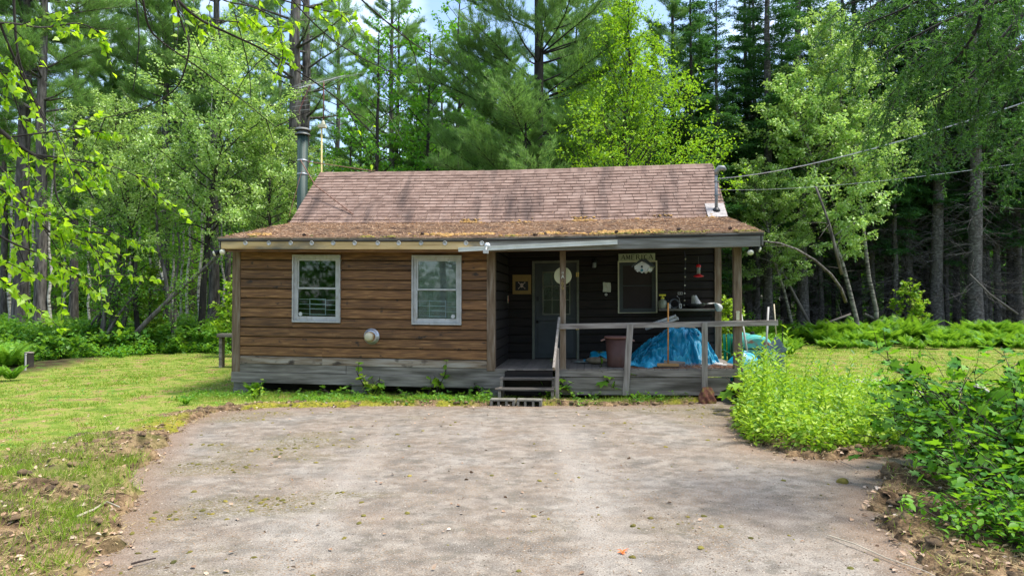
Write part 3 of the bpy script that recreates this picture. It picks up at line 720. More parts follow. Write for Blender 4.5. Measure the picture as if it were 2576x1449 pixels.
# white gutter length hanging askew
s0, z0 = L(1154, 631, -.50); s1, z1 = L(1553, 609, -.50)
mb = MB().bar((s0, -.51, z0), (s1, -.51, z1), .07, .065); mb.bar((s0, -.545, z0 + .035), (s1, -.545, z1 + .035), .012, .018)
part(mb, 'gutter_length', 'gutter', roof, sg=False).location.z = sag(6.2) * .9
# windows
def window(s0, s1, z0, z1, d, name, blinds, sticker):
    w = part(MB().box(s0, s0 + .022, d - .075, d + .02, z0, z1).box(s1 - .022, s1, d - .075, d + .02, z0, z1).box(s0 + .022, s1 - .022, d - .075, d + .02, z1 - .022, z1)
             .box(s0 + .022, s1 - .022, d - .078, d + .02, z0, z0 + .03), name, 'white')
    zm = (z0 + z1) / 2 - .01
    mb = MB(); a, b = s0 + .023, s1 - .023
    mb.box(a, a + .055, d - .03, d + .03, z0 + .031, z1 - .023); mb.box(b - .055, b, d - .03, d + .03, z0 + .031, z1 - .023); mb.box(a + .056, b - .056, d - .03, d + .03, z1 - .075, z1 - .023)
    part(mb, 'jamb', M['white'], w, bevel=.003)
    mb = MB(); a += .056; b -= .056
    mb.box(a, a + .035, d - .012, d + .01, zm, z1 - .076).box(b - .035, b, d - .012, d + .01, zm, z1 - .076).box(a + .035, b - .035, d - .012, d + .01, z1 - .11, z1 - .076).box(a + .035, b - .035, d - .02, d + .01, zm, zm + .035)
    part(mb, 'upper_sash', M['white'], w, bevel=.003)
    mb = MB(); mb.box(a - .02, a + .025, d - .026, d - .006, z0 + .032, zm - .001).box(b - .025, b + .01, d - .026, d - .006, z0 + .032, zm - .001).box(a + .025, b - .025, d - .026, d - .006, z0 + .032, z0 + .115)
    part(mb, 'lower_sash', M['white'], w, bevel=.003)
    part(MB().box(a + .03, b - .03, d - .002, d + .002, zm + .03, z1 - .10), 'pane', GLASS, w)
    part(MB().box(a + .02, b - .02, d - .016, d - .012, z0 + .11, zm), 'pane', GLASS, w)
    if blinds:
        mb = MB(); z = z0 + .1
        while z < z1 - .1:
            mb.box(a + .03, b - .03, d + .024, d + .030, z, z + .013); z += .022
        for v in (.25, .75): mb.box(a + (b - a) * v, a + (b - a) * v + .004, d + .06, d + .062, z0 + .1, z1 - .1)
        part(mb, 'blind', M['paper'], w)
    mb = MB(); u = lambda q: a + (b - a) * q
    for k in range(4):
        z = z0 + .16 + k * .095; mb.bar((u(.03), d + .010, z + .012), (u(.97), d + .010, z - .01), .004, .008)
    for q in (.31, .70): mb.bar((u(q), d + .014, z0 + .14), (u(q), d + .014, z0 + .47), .005, .013, (1, 0, 0))
    for z in (.15, .27, .36, .46): mb.bar((u(.31), d + .018, z0 + z), (u(.70), d + .018, z0 + z), .005, .011)
    part(mb, 'pane_lines', M['alu'], w)  # added pale bars, shaped after lines that look like reflections
    sx = u(.09) if sticker == 'l' else u(.89)
    part(MB().lathe([(.038, 0), (.038, .002), (.030, .002), (.030, 0)], (sx, d - .017, z0 + .16), 'y', 20).lathe([(0, .002), (.018, .002), (.018, 0)], (sx, d - .017, z0 + .16), 'y', 12), 'sticker', M['alu'], w)
    return w
def glass_mat():
    m, n, l, p = _nt('window_glass')
    g = n.new("ShaderNodeBsdfGlossy"); g.inputs['Roughness'].default_value = .03; g.inputs[0].default_value = (.80, .88, 1, 1)
    t = n.new("ShaderNodeBsdfTransparent"); t.inputs[0].default_value = (.82, .88, .88, 1)
    f = n.new("ShaderNodeLayerWeight"); f.inputs[0].default_value = .25; mx = n.new("ShaderNodeMixShader")
    mr = n.new("ShaderNodeMapRange"); mr.inputs[3].default_value = .045; mr.inputs[4].default_value = .9
    l.new(f.outputs['Fresnel'], mr.inputs[0]); l.new(mr.outputs[0], mx.inputs[0]); l.new(t.outputs[0], mx.inputs[1]); l.new(g.outputs[0], mx.inputs[2])
    l.new(mx.outputs[0], n["Material Output"].inputs[0]); return m
GLASS = glass_mat()
window(*win1, -.0, 'window', False, 'l'); window(*win2, 0, 'window', True, 'r')
# darker porch window with screen
s0, s1, z0, z1 = 7.685, 8.53, 1.595, 2.73
w = part(MB().box(s0, s0 + .028, D1 - .06, D1 + .02, z0, z1).box(s1 - .028, s1, D1 - .06, D1 + .02, z0, z1).box(s0 + .028, s1 - .028, D1 - .06, D1 + .02, z1 - .028, z1)
         .box(s0 + .028, s1 - .028, D1 - .055, D1 + .02, z0, z0 + .014), 'porch_window', 'cream')
zm = 2.18
mb = MB().box(s0 + .03, s0 + .11, D1 - .02, D1 + .02, z0 + .015, z1 - .03).box(s1 - .11, s1 - .03, D1 - .02, D1 + .02, z0 + .015, z1 - .03)
mb.box(s0 + .11, s1 - .11, D1 - .02, D1 + .02, z1 - .10, z1 - .03).box(s0 + .11, s1 - .11, D1 - .022, D1 + .02, zm, zm + .02).box(s0 + .11, s1 - .11, D1 - .02, D1 + .02, z0 + .015, z0 + .10)
part(mb, 'sash', M['door'], w)
part(MB().box(s0 + .1, s1 - .1, D1 + .004, D1 + .008, z0 + .09, z1 - .09), 'pane', M['screen'], w)
# door
dr = part(MB().box(5.865, 6.785, D1 + .005, D1 + .05, .625, 2.705), 'door', 'door')
mb = MB().box(5.807, 5.862, D1 - .06, D1 + .02, .60, 2.767).box(6.788, 6.841, D1 - .06, D1 + .02, .60, 2.767).box(5.862, 6.788, D1 - .06, D1 + .02, 2.712, 2.767)
part(mb, 'door_frame', M['trim_dim'], dr, bevel=.004)
gx0, gx1, gz0, gz1 = 6.06, 6.62, 1.60, 2.50
mb = MB().box(gx0 - .03, gx0, D1 - .015, D1 + .004, gz0 - .03, gz1 + .03).box(gx1, gx1 + .03, D1 - .015, D1 + .004, gz0 - .03, gz1 + .03).box(gx0, gx1, D1 - .015, D1 + .004, gz1, gz1 + .03).box(gx0, gx1, D1 - .015, D1 + .004, gz0 - .03, gz0)
for k in (1, 2): mb.box(gx0 + (gx1 - gx0) * k / 3 - .008, gx0 + (gx1 - gx0) * k / 3 + .008, D1 - .010, D1 + .003, gz0, gz1)
for k in (1, 2): mb.box(gx0, gx1, D1 - .0115, D1 + .002, gz0 + (gz1 - gz0) * k / 3 - .008, gz0 + (gz1 - gz0) * k / 3 + .008)
part(mb, 'glazing_bars', M['trim_dim'], dr)
part(MB().box(gx0, gx1, D1 - .003, D1 + .0035, gz0, gz1), 'pane', pm('door_glass', [(.008, .011, .012), (.02, .025, .025)], ns=3, rough=.12, spec=.5), dr)
part(MB().box(5.93, 6.72, D1 - .012, D1 + .004, .70, 1.36).box(5.90, 6.76, D1 - .02, D1 + .004, 1.44, 1.52), 'lower_panel', M['door'], dr, bevel=.006)
part(MB().lathe([(.03, 0), (.03, .02), (.012, .03), (.012, .05), (.032, .06), (.028, .085), (0, .09)], (5.93, D1, 1.42), 'y', 14), 'door_knob', M['black'], dr, smooth=True)
part(MB().lathe([(.026, 0), (.026, .02), (0, .022)], (5.93, D1, 1.93), 'y', 14).box(5.905, 5.955, D1 - .03, D1 + .004, 1.88, 1.98), 'deadbolt', M['black'], dr)
for zz in (1.24, 2.40): part(MB().box(6.775, 6.80, D1 - .064, D1 - .05, zz, zz + .10).box(6.81, 6.835, D1 - .064, D1 - .055, zz, zz + .10), 'hinge', M['gold'], dr)
# steps, hand rail and porch rail
st_ = part(MB().box(5.47, 6.38, -.055, -.05, .10, .56), 'porch_steps', 'shaded_siding')
for x0 in (5.42, 6.38): part(MB().prism([(0, 0), (1, 0), (1, 1), (0, 1)], 0, 1), 'stringer', M['weathered'], st_); q = st_.children[-1] if False else None
for o, x0 in zip([c for c in bpy.data.objects if c.name.startswith('stringer')], (5.42, 6.38)):
    o.data.clear_geometry(); o.data.from_pydata([(x, y, z) for x in (x0, x0 + .05) for y, z in ((-.62, .02), (-.62, .26), (-.36, .26), (-.36, .42), (-.06, .42), (-.06, .02))], [],
        [(5, 4, 3, 2, 1, 0), (6, 7, 8, 9, 10, 11)] + [(i, (i + 1) % 6, (i + 1) % 6 + 6, i + 6) for i in range(6)]); o.data.update()
for (d0, z, a, b) in ((-.36, .425, 5.44, 6.42), (-.64, .265, 5.36, 6.44)):
    part(MB().box(a, b, d0, d0 + .27, z, z + .032), 'tread', M['old_tread'], st_, bevel=.004)
s0, z0 = L(1407, 801, -.05); s1, z1 = L(1393, 928, -.86)
hr = part(MB().bar((s0, -.06, z0), (s1, -.86, z1), .04, .09), 'stair_rail', 'rail_post', bevel=.004)
part(MB().box(6.455, 6.52, -.58, -.49, .02, 1.02), 'newel', M['rail_post'], hr, bevel=.004)
s0, z0 = L(1409, 821, -.04); s1, z1 = L(1955, 812, -.04)
pr = part(MB().bar((s0, -.085, z0), (s1, -.085, z1), .040, .098), 'porch_rail', 'rail_wood', bevel=.004)
sa, za = L(1585, 815, -.06); sb, zb = L(1573, 985, -.06)
part(MB().bar((sa, -.13, za), (sb, -.10, .12), .035, .115, (1, 0, 0)), 'baluster', M['rail_post'], pr, bevel=.004)
sa, za = L(1771, 811, -.06)
part(MB().bar((sa, -.13, za), (sa - .0, -.10, .25), .035, .105, (1, 0, 0)), 'baluster', M['rail_post'], pr, bevel=.004)
# furnace vent on the front wall
s_, z_ = L(936.6, 846)
vt = part(MB().lathe([(.150, 0), (.158, .008), (.150, .02), (.125, .03), (.122, .06), (.10, .07)], (s_, -.03, z_), 'y', 36), 'wall_vent', 'steel', smooth=True)
part(MB().lathe([(.085, .05), (.098, .09), (.098, .17), (.09, .18)], (s_, -.03, z_), 'y', 32), 'vent_collar', pm('scorched_steel', [(.38, .40, .42), (.42, .24, .08), (.22, .10, .03)], (1, 1, 5), 5, rough=.4, metal=.5), vt, smooth=True)
part(MB().lathe([(.098, .165), (.078, .20), (.072, .22), (0, .222)], (s_, -.03, z_), 'y', 32), 'vent_cap', M['cream'], vt, smooth=True)
# flood lights
def flood(s, z, d, heads, name='flood_light'):
    b = part(MB().lathe([(.05, 0), (.05, .03), (.02, .035)], (s, d, z), 'z', 14), name, 'dark')
    for (ax, az, dy, mat) in heads:
        p0 = Vector((s, d, z)); dr_ = Vector((ax, dy, az)).normalized(); e = p0 + dr_ * .06
        part(MB().tube([p0, e, e + dr_ * .05, e + dr_ * .10], [.022, .028, .05, .058], 14), 'lamp_holder', M['dark'], b, smooth=True)
        f_ = e + dr_ * .10
        part(MB().tube([f_, f_ + dr_ * .02, f_ + dr_ * .032], [.058, .045, .012], 14), 'bulb', M[mat], b, smooth=True)
    return b
flood(-.06, 2.83, -.30, [(-.8, -.5, -.6, 'bulb'), (.5, -.3, -.9, 'bulb')])
flood(9.93, 2.80, -.30, [(-.15, -.7, -.8, 'bulb'), (1.2, -.35, -.3, 'bulb')])
s_, z_ = L(1226, 618, -.52)
sn = part(MB().lathe([(0, -.045), (.03, -.04), (.05, -.02), (.055, 0), (.05, .02), (.03, .04), (0, .045)], (s_, -.53, z_), 'y', 18), 'motion_sensor', 'alu', smooth=True)
part(MB().tube([(s_ - .01, -.56, z_ - .03), (s_ - .015, -.60, z_ - .09)], [.018, .018], 10).box(s_ - .06, s_ + .03, -.64, -.57, z_ - .15, z_ - .085), 'sensor_eye', M['white'], sn)
s_, z_ = L(1212, 611, -.5)
# service mast
ms, md = L(1802, 532, 2.9)[0], 2.9
def roofz(d): return BZ + (RZ_ - BZ) * (d - BD) / (RD - BD) if d > BD else EZ + (BZ - EZ) * (d - ED) / (BD - ED)
zb_ = roofz(md); zt_ = L(1802, 438, md)[1]
mast = part(MB().tube([(ms, md, zb_ - .2), (ms, md, zt_)], .035, 14), 'service_mast', 'mast', roof, smooth=True)
part(MB().tube([(ms, md, zt_ - .02), (ms + .01, md, zt_ + .06), (ms + .07, md - .02, zt_ + .13), (ms + .16, md - .04, zt_ + .12), (ms + .20, md - .05, zt_ + .07)], [.042, .055, .065, .055, .03], 12), 'weather_head', M['mast'], mast, smooth=True)
part(MB().lathe([(.10, -.02), (.085, .03), (.06, .07), (.04, .09)], (ms, md, zb_), 'z', 20), 'rubber_boot', M['dark'], mast, smooth=True)
part(MB().extr([(md - .24, roofz(md - .24) + .022), (md + .22, roofz(md + .22) + .022), (md + .22, roofz(md + .22) + .03), (md - .24, roofz(md - .24) + .03)], ms - .22, ms + .20, .1), 'flashing', pm('lead_flashing', [(.22, .20, .19), (.38, .35, .33)], ns=14, rough=.7), mast)
for k in (.42, .78): part(MB().box(ms - .05, ms + .07, md - .045, md + .045, zb_ + (zt_ - zb_) * k, zb_ + (zt_ - zb_) * k + .025), 'clamp', M['mast'], mast)
part(MB().tube([(ms + .04, md - .03, zt_ - .2), (ms + .13, md - .03, zt_ - .32), (ms + .06, md - .04, zb_ + .5), (ms + .10, md - .04, zb_ + .25), (ms + .18, md - .06, zb_ + .18)], .006, 6), 'cable', M['black'], mast)
# chimney pipe
cs, cd = L(761, 430, 4.1)[0], 4.1; ctz = L(761, 338, cd)[1]
pipe = part(MB().tube([(cs, cd, .8), (cs, cd, ctz)], .135, 28), 'chimney_pipe', 'pipe', roof, sg=True, smooth=True)
part(MB().lathe([(.14, -.02), (.205, -.035), (.205, -.02), (.15, .03), (.14, .07)], (cs, cd, ctz), 'z', 30).lathe([(.14, .08), (.20, .06), (.21, .075), (.17, .125), (0, .135)], (cs, cd, ctz + .02), 'z', 30), 'cap', M['pipe_cap'], pipe, smooth=True)
for py in (407, 441): part(MB().lathe([(.137, 0), (.143, .005), (.143, .035), (.137, .04)], (cs, cd, L(761, py, cd)[1]), 'z', 28), 'band', M['steel'], pipe, smooth=True)
zb2 = L(761, 405, cd)[1]
s2, _ = L(890, 547, 3.0); part(MB().tube([(cs + .0, cd - .14, zb2), (cs + .55, 3.6, zb2 - .72), (s2, 2.95, roofz(2.95) + .04)], .014, 7), 'brace', M['copper'], pipe, sg=True)
s3, _ = L(935, 436, RD); part(MB().tube([(cs + .13, cd, zb2 - .02), (s3, RD, RZ_ + .05)], .012, 7).bar((s3 - .05, RD - .05, RZ_ + .03), (s3 + .1, RD, RZ_ + .06), .03, .02), 'brace', M['copper'], pipe)
s4, z4 = L(732, 545, 2.9); part(MB().tube([(cs + .04, cd - .14, zb2 - .3), (s4, 2.8, z4)], .005, 5), 'guy_wire', M['rust_pole'], pipe)
# ------------------------------------------------------------------ things on and around the porch
def thing(name, s, d, z, label, cat, group=None, rz=0):
    return empty(name, H(s, d, z), RZ + rz, label, cat, group)
def sub(mb, name, mat, root, **k): return mb.build(name, M[mat] if isinstance(mat, str) else mat, root, **k)
def single(mb, name, mat, s, d, z, label, cat, group=None, rz=0, **k):
    o = mb.build(name, M[mat] if isinstance(mat, str) else mat, None, **k)
    o.location = H(s, d, z); o.rotation_euler = (0, 0, RZ + rz); return tag(o, label, cat, group)
FZ = .599
# sign reading AMERICA, letters with thick and thin strokes
s0, z0 = L(1556, 657, D1 - .06); s1, z1 = L(1648, 638, D1 - .06)
t = thing('name_sign', s0, D1 - .055, z0, 'pale board sign reading AMERICA above the porch window', 'sign')
w_, h_ = s1 - s0, z1 - z0 + .005
sub(MB().prism([(0, 0), (w_, .012), (w_, h_ + .012), (0, h_)], -.01, .012), 'board', pm('sign_board', [(.30, .33, .22), (.42, .44, .30)], ns=4, rough=.7), t)
LET = {'A': [(0, 0, .5, 1, .07), (.5, 1, 1, 0, .16), (.2, .36, .78, .36, .06)],
       'M': [(0.05, 0, .12, 1, .07), (.12, 1, .5, .1, .15), (.5, .1, .88, 1, .07), (.88, 1, .95, 0, .16)],
       'E': [(.15, 0, .15, 1, .16), (.15, .96, .85, .96, .07), (.15, .52, .72, .52, .07), (.15, .04, .85, .04, .07)],
       'R': [(.12, 0, .12, 1, .16), (.12, .96, .6, .96, .07), (.6, .96, .8, .78, .12), (.8, .78, .6, .55, .12), (.6, .55, .12, .52, .07), (.5, .53, .95, 0, .14)],
       'I': [(.5, 0, .5, 1, .16)],
       'C': [(.9, .85, .6, .98, .07), (.6, .98, .25, .85, .1), (.25, .85, .1, .5, .16), (.1, .5, .25, .14, .16), (.25, .14, .6, .02, .1), (.6, .02, .92, .16, .07)]}
mb = MB(); x = w_ * .075; lh = h_ * .68; lw = w_ * .105
for ch in 'AMERICA':
    cw = lw * (.45 if ch == 'I' else 1.0); y0 = h_ * .17
    for (a, b, c, d, k) in LET[ch]:
        mb.bar((x + a * cw, -.013, y0 + x * .012 + b * lh), (x + c * cw, -.013, y0 + x * .012 + d * lh), .006, k * lw * 1.25, (1, 0, .001) if abs(a - c) < .01 else (0, 0, 1))
    x += cw + w_ * .03
sub(mb, 'lettering', 'black', t)
# bird house hanging from the beam
s_, z_ = L(1620, 667, .25)
t = thing('bird_house', s_, .25, z_ - .12, 'small white bird house with scalloped edges hanging before the AMERICA sign', 'bird house', rz=-.38)
scal = [(-.15, .10), (0, .19), (.15, .10), (.14, .03), (.10, .035), (.09, -.02), (.05, .0), (.0, -.04), (-.05, .0), (-.09, -.02), (-.10, .035), (-.14, .03)]
sub(MB().prism(scal, -.13, -.115).prism([(x * .98, z) for x, z in scal], .115, .13).box(-.12, .12, -.114, .114, -.0, .012).box(-.125, -.11, -.114, .114, .012, .115).box(.11, .125, -.114, .114, .012, .115), 'house_body', 'white', t)
sub(MB().prism([(-.20, .09), (0, .235), (.20, .09), (.19, .075), (0, .215), (-.19, .075)], -.17, .15), 'roof', M['door'], t)
sub(MB().lathe([(.022, 0), (.022, .002), (0, .002)], (0, -.131, .085), 'y', 14), 'entrance', 'black', t)
sub(MB().lathe([(0, .012), (.02, .01), (.028, 0), (.02, -.01), (0, -.012)], (0, -.137, .015), 'y', 10), 'rosette', plain('teal_paint', (.02, .14, .16)), t)
sub(MB().tube([(0, 0, .22), (0, -.02, .36)], .003, 5), 'string', 'twig', t)
# hummingbird feeder
s_, z_ = L(1757, 680, .8); t = thing('hummingbird_feeder', s_, .8, z_ - .13, 'red hummingbird feeder hanging near the right end of the porch', 'bird feeder')
sub(MB().lathe([(0, -.012), (.05, -.008), (.105, .012), (.09, .022), (.04, .045), (.035, .06)], (0, 0, 0), 'z', 20), 'base', 'red', t, smooth=True)
sub(MB().lathe([(.036, .05), (.036, .19), (.03, .20)], (0, 0, 0), 'z', 18), 'bottle', 'clear', t, smooth=True)
sub(MB().lathe([(.045, .188), (.047, .215), (.035, .24), (0, .248)], (0, 0, 0), 'z', 18), 'cap', 'red', t, smooth=True)
sub(MB().tube([(0, 0, .24), (0, 0, .40)], .003, 5), 'hanger', 'twig', t)
# pirate picture
s0, z0 = L(1289.5, 740, D1 - .06); s1, z1 = L(1336, 691, D1 - .06); w_, h_ = s1 - s0, z1 - z0
t = thing('pirate_flag_board', s0, D1 - .05, z0, 'mustard board with a small skull and crossbones flag left of the door', 'picture')
sub(MB().box(0, w_, -.01, .012, 0, h_), 'board', 'frame_gold', t)
a, b, c, d = w_ * .15, w_ * .84, h_ * .19, h_ * .66
sub(MB().box(a, b, -.014, -.0105, c, d), 'flag', M['black'], t)
mx_, mz_ = (a + b) / 2, (c + d) / 2 + .01
mb = MB().lathe([(.036, 0), (.034, .004), (.02, .007), (0, .008)], (mx_, -.0145, mz_ + .012), 'y', 16).box(mx_ - .02, mx_ + .02, -.020, -.0145, mz_ - .045, mz_ - .015)
for sx in (-1, 1):
    mb.bar((mx_ - .07 * sx, -.0165, mz_ - .065), (mx_ + .07 * sx, -.0165, mz_ + .065), .004, .012); 
    for sz in (-1, 1): mb.lathe([(.012, 0), (.01, .003), (0, .003)], (mx_ + sx * .07, -.016, mz_ + sz * .065), 'y', 8)
sub(mb, 'skull_and_bones', 'bone', t)
sub(MB().lathe([(.009, 0), (.009, .002), (0, .002)], (mx_ - .014, -.0235, mz_ + .01), 'y', 10).lathe([(.009, 0), (.009, .002), (0, .002)], (mx_ + .014, -.0235, mz_ + .01), 'y', 10), 'eye_sockets', 'black', t)
# round cream disc behind the porch post
s_, z_ = L(1416, 694, .16)
t = thing('round_wall_disc', s_, .16, z_, 'round cream disc fixed behind the middle porch post', 'disc')
sub(MB().lathe([(0, -.02), (.14, -.02), (.166, -.01), (.168, .01), (.160, .018), (.150, .014), (0, .016)], (0, 0, 0), 'y', 48), 'face', pm('cream_dial', [(.44, .43, .25), (.56, .54, .34)], ns=4, rough=.5), t, smooth=False)
sub(MB().bar((0, 0.0, 0), (0, -.075, 0), .03, .03), 'bracket', 'dark', t)
# house number on the post
s_ = (P2[0] + P2[1]) / 2; zt2 = L(1416, 690, -.03)[1]
t = thing('house_number', s_, -.034, zt2 - .28, 'tarnished brass house number 66 on the middle porch post', 'house number')
def digit6(zc, mb, r=.019):
    mb.tube([(r * math.cos(a_), -.003, zc + r * math.sin(a_)) for a_ in [k * math.pi / 8 for k in range(17)]], .0035, 5)
    mb.tube([(-r, -.003, zc), (-r * .9, -.003, zc + .03), (-.002, -.003, zc + .062), (.008, -.003, zc + .068)], .0035, 5)
for zc in (.10, .015):
    mb = MB(); digit6(zc, mb); sub(mb, 'numeral', 'gold', t)
sub(MB().bar((-.014, -.003, .285), (-.012, -.003, .33), .004, .007, (1, 0, 0)).bar((.014, -.003, .285), (.012, -.003, .33), .004, .007, (1, 0, 0)).bar((-.014, -.004, .306), (.014, -.004, .306), .004, .005), 'upper_mark', 'paper', t)
sub(MB().bar((-.026, -.003, .20), (0, -.003, .27), .004, .009, (1, 0, 0)).bar((.026, -.003, .20), (0, -.003, .27), .004, .009, (1, 0, 0)).bar((-.012, -.004, .23), (.012, -.004, .23), .004, .012), 'peaked_mark', 'paper', t)
# wall lamp, note, button, outlet, thermometer strip
s_, z_ = L(1495, 664, D1 - .12)
t = thing('wall_lantern', s_, D1 - .1, z_, 'dark wall lantern between the door and the porch window', 'lamp')
sub(MB().box(-.05, .05, .03, .07, -.09, .10).lathe([(.035, .055), (.06, .03), (.055, .075), (.02, .11)], (0, 0, 0), 'z', 14), 'bracket', 'black', t)
sub(MB().lathe([(.03, -.08), (.042, -.07), (.042, .02), (.035, .03)], (0, 0, 0), 'z', 14), 'shade', 'clear', t, smooth=True)
s_, z_ = L(1526, 723, D1 - .04)
t = thing('paper_note', s_, D1 - .042, z_, 'creased paper note pinned to the porch wall', 'note')
sub(MB().grid(lambda u, v: ((u - .5) * .17 + .01 * math.sin(v * 3), -.012 * math.sin(u * 5 + v * 3) ** 2 - .002, (v - .5) * .21 + .008 * math.cos(u * 2)), 6, 6), 'sheet', 'paper', t)
sub(MB().box(-.03, .04, -.02, 0, .105, .125), 'clip', 'black', t)
s_, z_ = L(1524.5, 741, D1 - .04)
single(MB().lathe([(.032, 0), (.032, .015), (.026, .022), (.012, .022), (.010, .018), (0, .018)], (0, 0, 0), 'y', 18), 'door_bell_dial', 'white', s_, D1 - .032, z_, 'small round white dial below the paper note', 'dial')
s_, z_ = L(1711, 738, D1 - .04)
t = thing('wall_outlet', s_, D1 - .032, z_, 'grey double outlet on the wall above the porch shelf', 'outlet')
sub(MB().box(-.05, .05, -.012, 0, -.03, .03), 'cover', 'greypole', t, bevel=.003)
sub(MB().box(-.035, -.01, -.015, -.0125, -.018, .018).box(.01, .035, -.015, -.0125, -.018, .018), 'sockets', 'black', t)
t = thing('yellow_thermometer', S1 + .09, 1.95, L(1281, 762, 1.95)[1], 'narrow yellow thermometer strip on the side wall of the porch', 'thermometer')
sub(MB().box(-.004, .01, -.03, .03, 0, .16), 'scale', 'cream', t); sub(MB().tube([(.012, 0, .02), (.012, 0, .14)], .004, 6), 'tube', 'red', t)
# string of small lamps on a dark cord
pts = [L(px, py, D1 - .10) for px, py in [(1722, 632), (1724, 652), (1723, 676), (1723, 697), (1722.5, 718), (1722, 738), (1722, 756), (1721, 768)]]
bs, bz = pts[0]
t = thing('light_string', bs, D1 - .1, bz, 'string of little pale lamps hanging down the dark porch wall', 'string lights')
sub(MB().tube([(a - bs, 0, b - bz) for a, b in pts], .008, 6), 'cord', 'black', t)
for a, b in pts[1:]: sub(MB().lathe([(0, -.018), (.015, -.01), (.019, 0), (.010, .014), (0, .02)], (a - bs, -.016, b - bz), 'z', 10), 'bulb', 'bulb', t, smooth=True)
# shelf and what lies on it
SZ = 1.69
sh0, sh1 = L(1657, 768, 1.95)[0], L(1799, 772, 1.9)[0]
t = thing('porch_shelf', sh0, 1.85, SZ, 'rough plank shelf on the porch wall right of the window', 'shelf')
sub(MB().box(0, sh1 - sh0, -.02, .32, -.045, 0), 'plank', 'weathered', t, bevel=.004)
for q in (.25, .97): sub(MB().bar(((sh1 - sh0) * q, .0, -.05), ((sh1 - sh0) * q, .31, -.28), .03, .02), 'bracket', 'shaded_siding', t)
def ons(px, d=1.97): return L(px, 760, d)[0]
t = thing('garden_sprayer', ons(1667), 2.0, SZ, 'cloudy garden sprayer with yellow pump handle on the shelf', 'sprayer')
sub(MB().lathe([(.085, .005), (.09, .02), (.09, .13), (.075, .17), (.035, .19), (.035, .21)], (0, 0, 0), 'z', 20), 'tank', pm('sprayer_tank', [(.20, .21, .15), (.28, .29, .21)], ns=3, rough=.4), t, smooth=True)
sub(MB().lathe([(.04, .205), (.04, .235), (.015, .24), (.015, .27)], (0, 0, 0), 'z', 14).bar((-.07, 0, .285), (.07, 0, .285), .035, .035), 'pump_handle', 'yellow', t)
sub(MB().tube([(.03, 0, .2), (.11, -.02, .22), (.13, -.03, .12), (.10, -.05, .04)], .006, 6), 'hose', 'black', t)
single(MB().box(-.03, .03, -.03, .03, 0, .085).box(-.02, .02, -.02, .02, .086, .10), 'small_box', 'greypole', ons(1683), 1.93, SZ, 'small pale box standing beside the sprayer', 'box', bevel=.003)
t = thing('coiled_cord', ons(1697), 1.99, SZ, 'coil of dark cord standing on the shelf against the wall', 'cord')
for k in range(5):
    r_ = .075 + .008 * k; sub(MB().tube([(r_ * math.cos(a_) * 1.05, .02 * math.sin(3 * a_ + k) + k * .012 - .03, .10 + r_ * math.sin(a_)) for a_ in [j * math.pi / 12 for j in range(25)]], .006, 5, False), 'loop', 'mast' if k % 2 else 'black', t)
t = thing('timer_plug', ons(1711), 1.95, SZ, 'small white plug-in timer right of the coiled cord', 'timer')
sub(MB().box(-.03, .03, -.025, .025, 0, .10), 'case', 'greypole', t, bevel=.004); sub(MB().box(-.008, .008, -.028, -.0255, .02, .08), 'switch', 'black', t)
sub(MB().tube([(0, 0, .10), (-.02, .03, .22), (-.06, .08, .26), (-.03, .17, .27)], .004, 5), 'wire', 'greypole', t)
t = thing('padded_seat', ons(1752), 2.0, SZ, 'black tray holding a crumpled white bag on the right of the shelf', 'tray')
sub(MB().lathe([(.10, .01), (.18, .05), (.19, .09), (.17, .095), (.16, .06), (0, .055)], (0, 0, 0), 'z', 24).lathe([(.05, 0), (.05, .02), (.10, .02)], (0, 0, 0), 'z', 12), 'tray', 'dark', t)
rs = random.Random(3)
def bagf(u, v):
    a = u * 2 * math.pi; r = (.10 + .02 * math.sin(3 * a) + .012 * math.sin(7 * a + 4 * v)) * (1 - .55 * v) * (1.15 if math.cos(a) > 0 else .9)
    return (r * math.cos(a) - .05 * v, r * .7 * math.sin(a), .06 + .21 * v + .012 * math.sin(5 * a))
sub(MB().grid(bagf, 26, 7), 'crumpled_bag', 'white', t, smooth=True)
s_, z_ = L(1806, 766, 1.75)
def pbag(u, v):
    a = u * 2 * math.pi; r = .05 + .035 * math.sin(v * math.pi) + .012 * math.sin(4 * a + 5 * v)
    return (.05 + .10 * min(v * 2, 1) ** .5 + r * .8 * math.cos(a), r * .5 * math.sin(a), -.17 * v + .012 * math.sin(6 * v))
t = thing('plastic_bag', s_ - .12, 1.8, z_ + .03, 'white plastic bag draped over the right end of the shelf', 'bag')
sub(MB().grid(pbag, 18, 8), 'sagging_end', 'white', t, smooth=True)
sub(MB().grid(lambda u, v: (-.25 + .32 * u, .02 + .08 * v + .01 * math.sin(9 * u), .012 * math.sin(6 * u + 3 * v) - .02 * (1 - u)), 12, 4), 'flat_end', 'white', t, smooth=True)
s_, z_ = L(1855, 805, -.06)
t = thing('post_outlet_cover', s_ + .01, -.036, z_, 'cream weatherproof cover on the right porch post', 'cover')
sub(MB().prism([(-.028, 0), (.028, 0), (.028, .12), (.036, .145), (.02, .165), (-.02, .165), (-.036, .145), (-.028, .12)], -.03, 0), 'cover', 'cream', t); sub(MB().lathe([(.006, 0), (.006, .003), (0, .003)], (0, -.031, .15), 'y', 8), 'screw', 'steel', t)
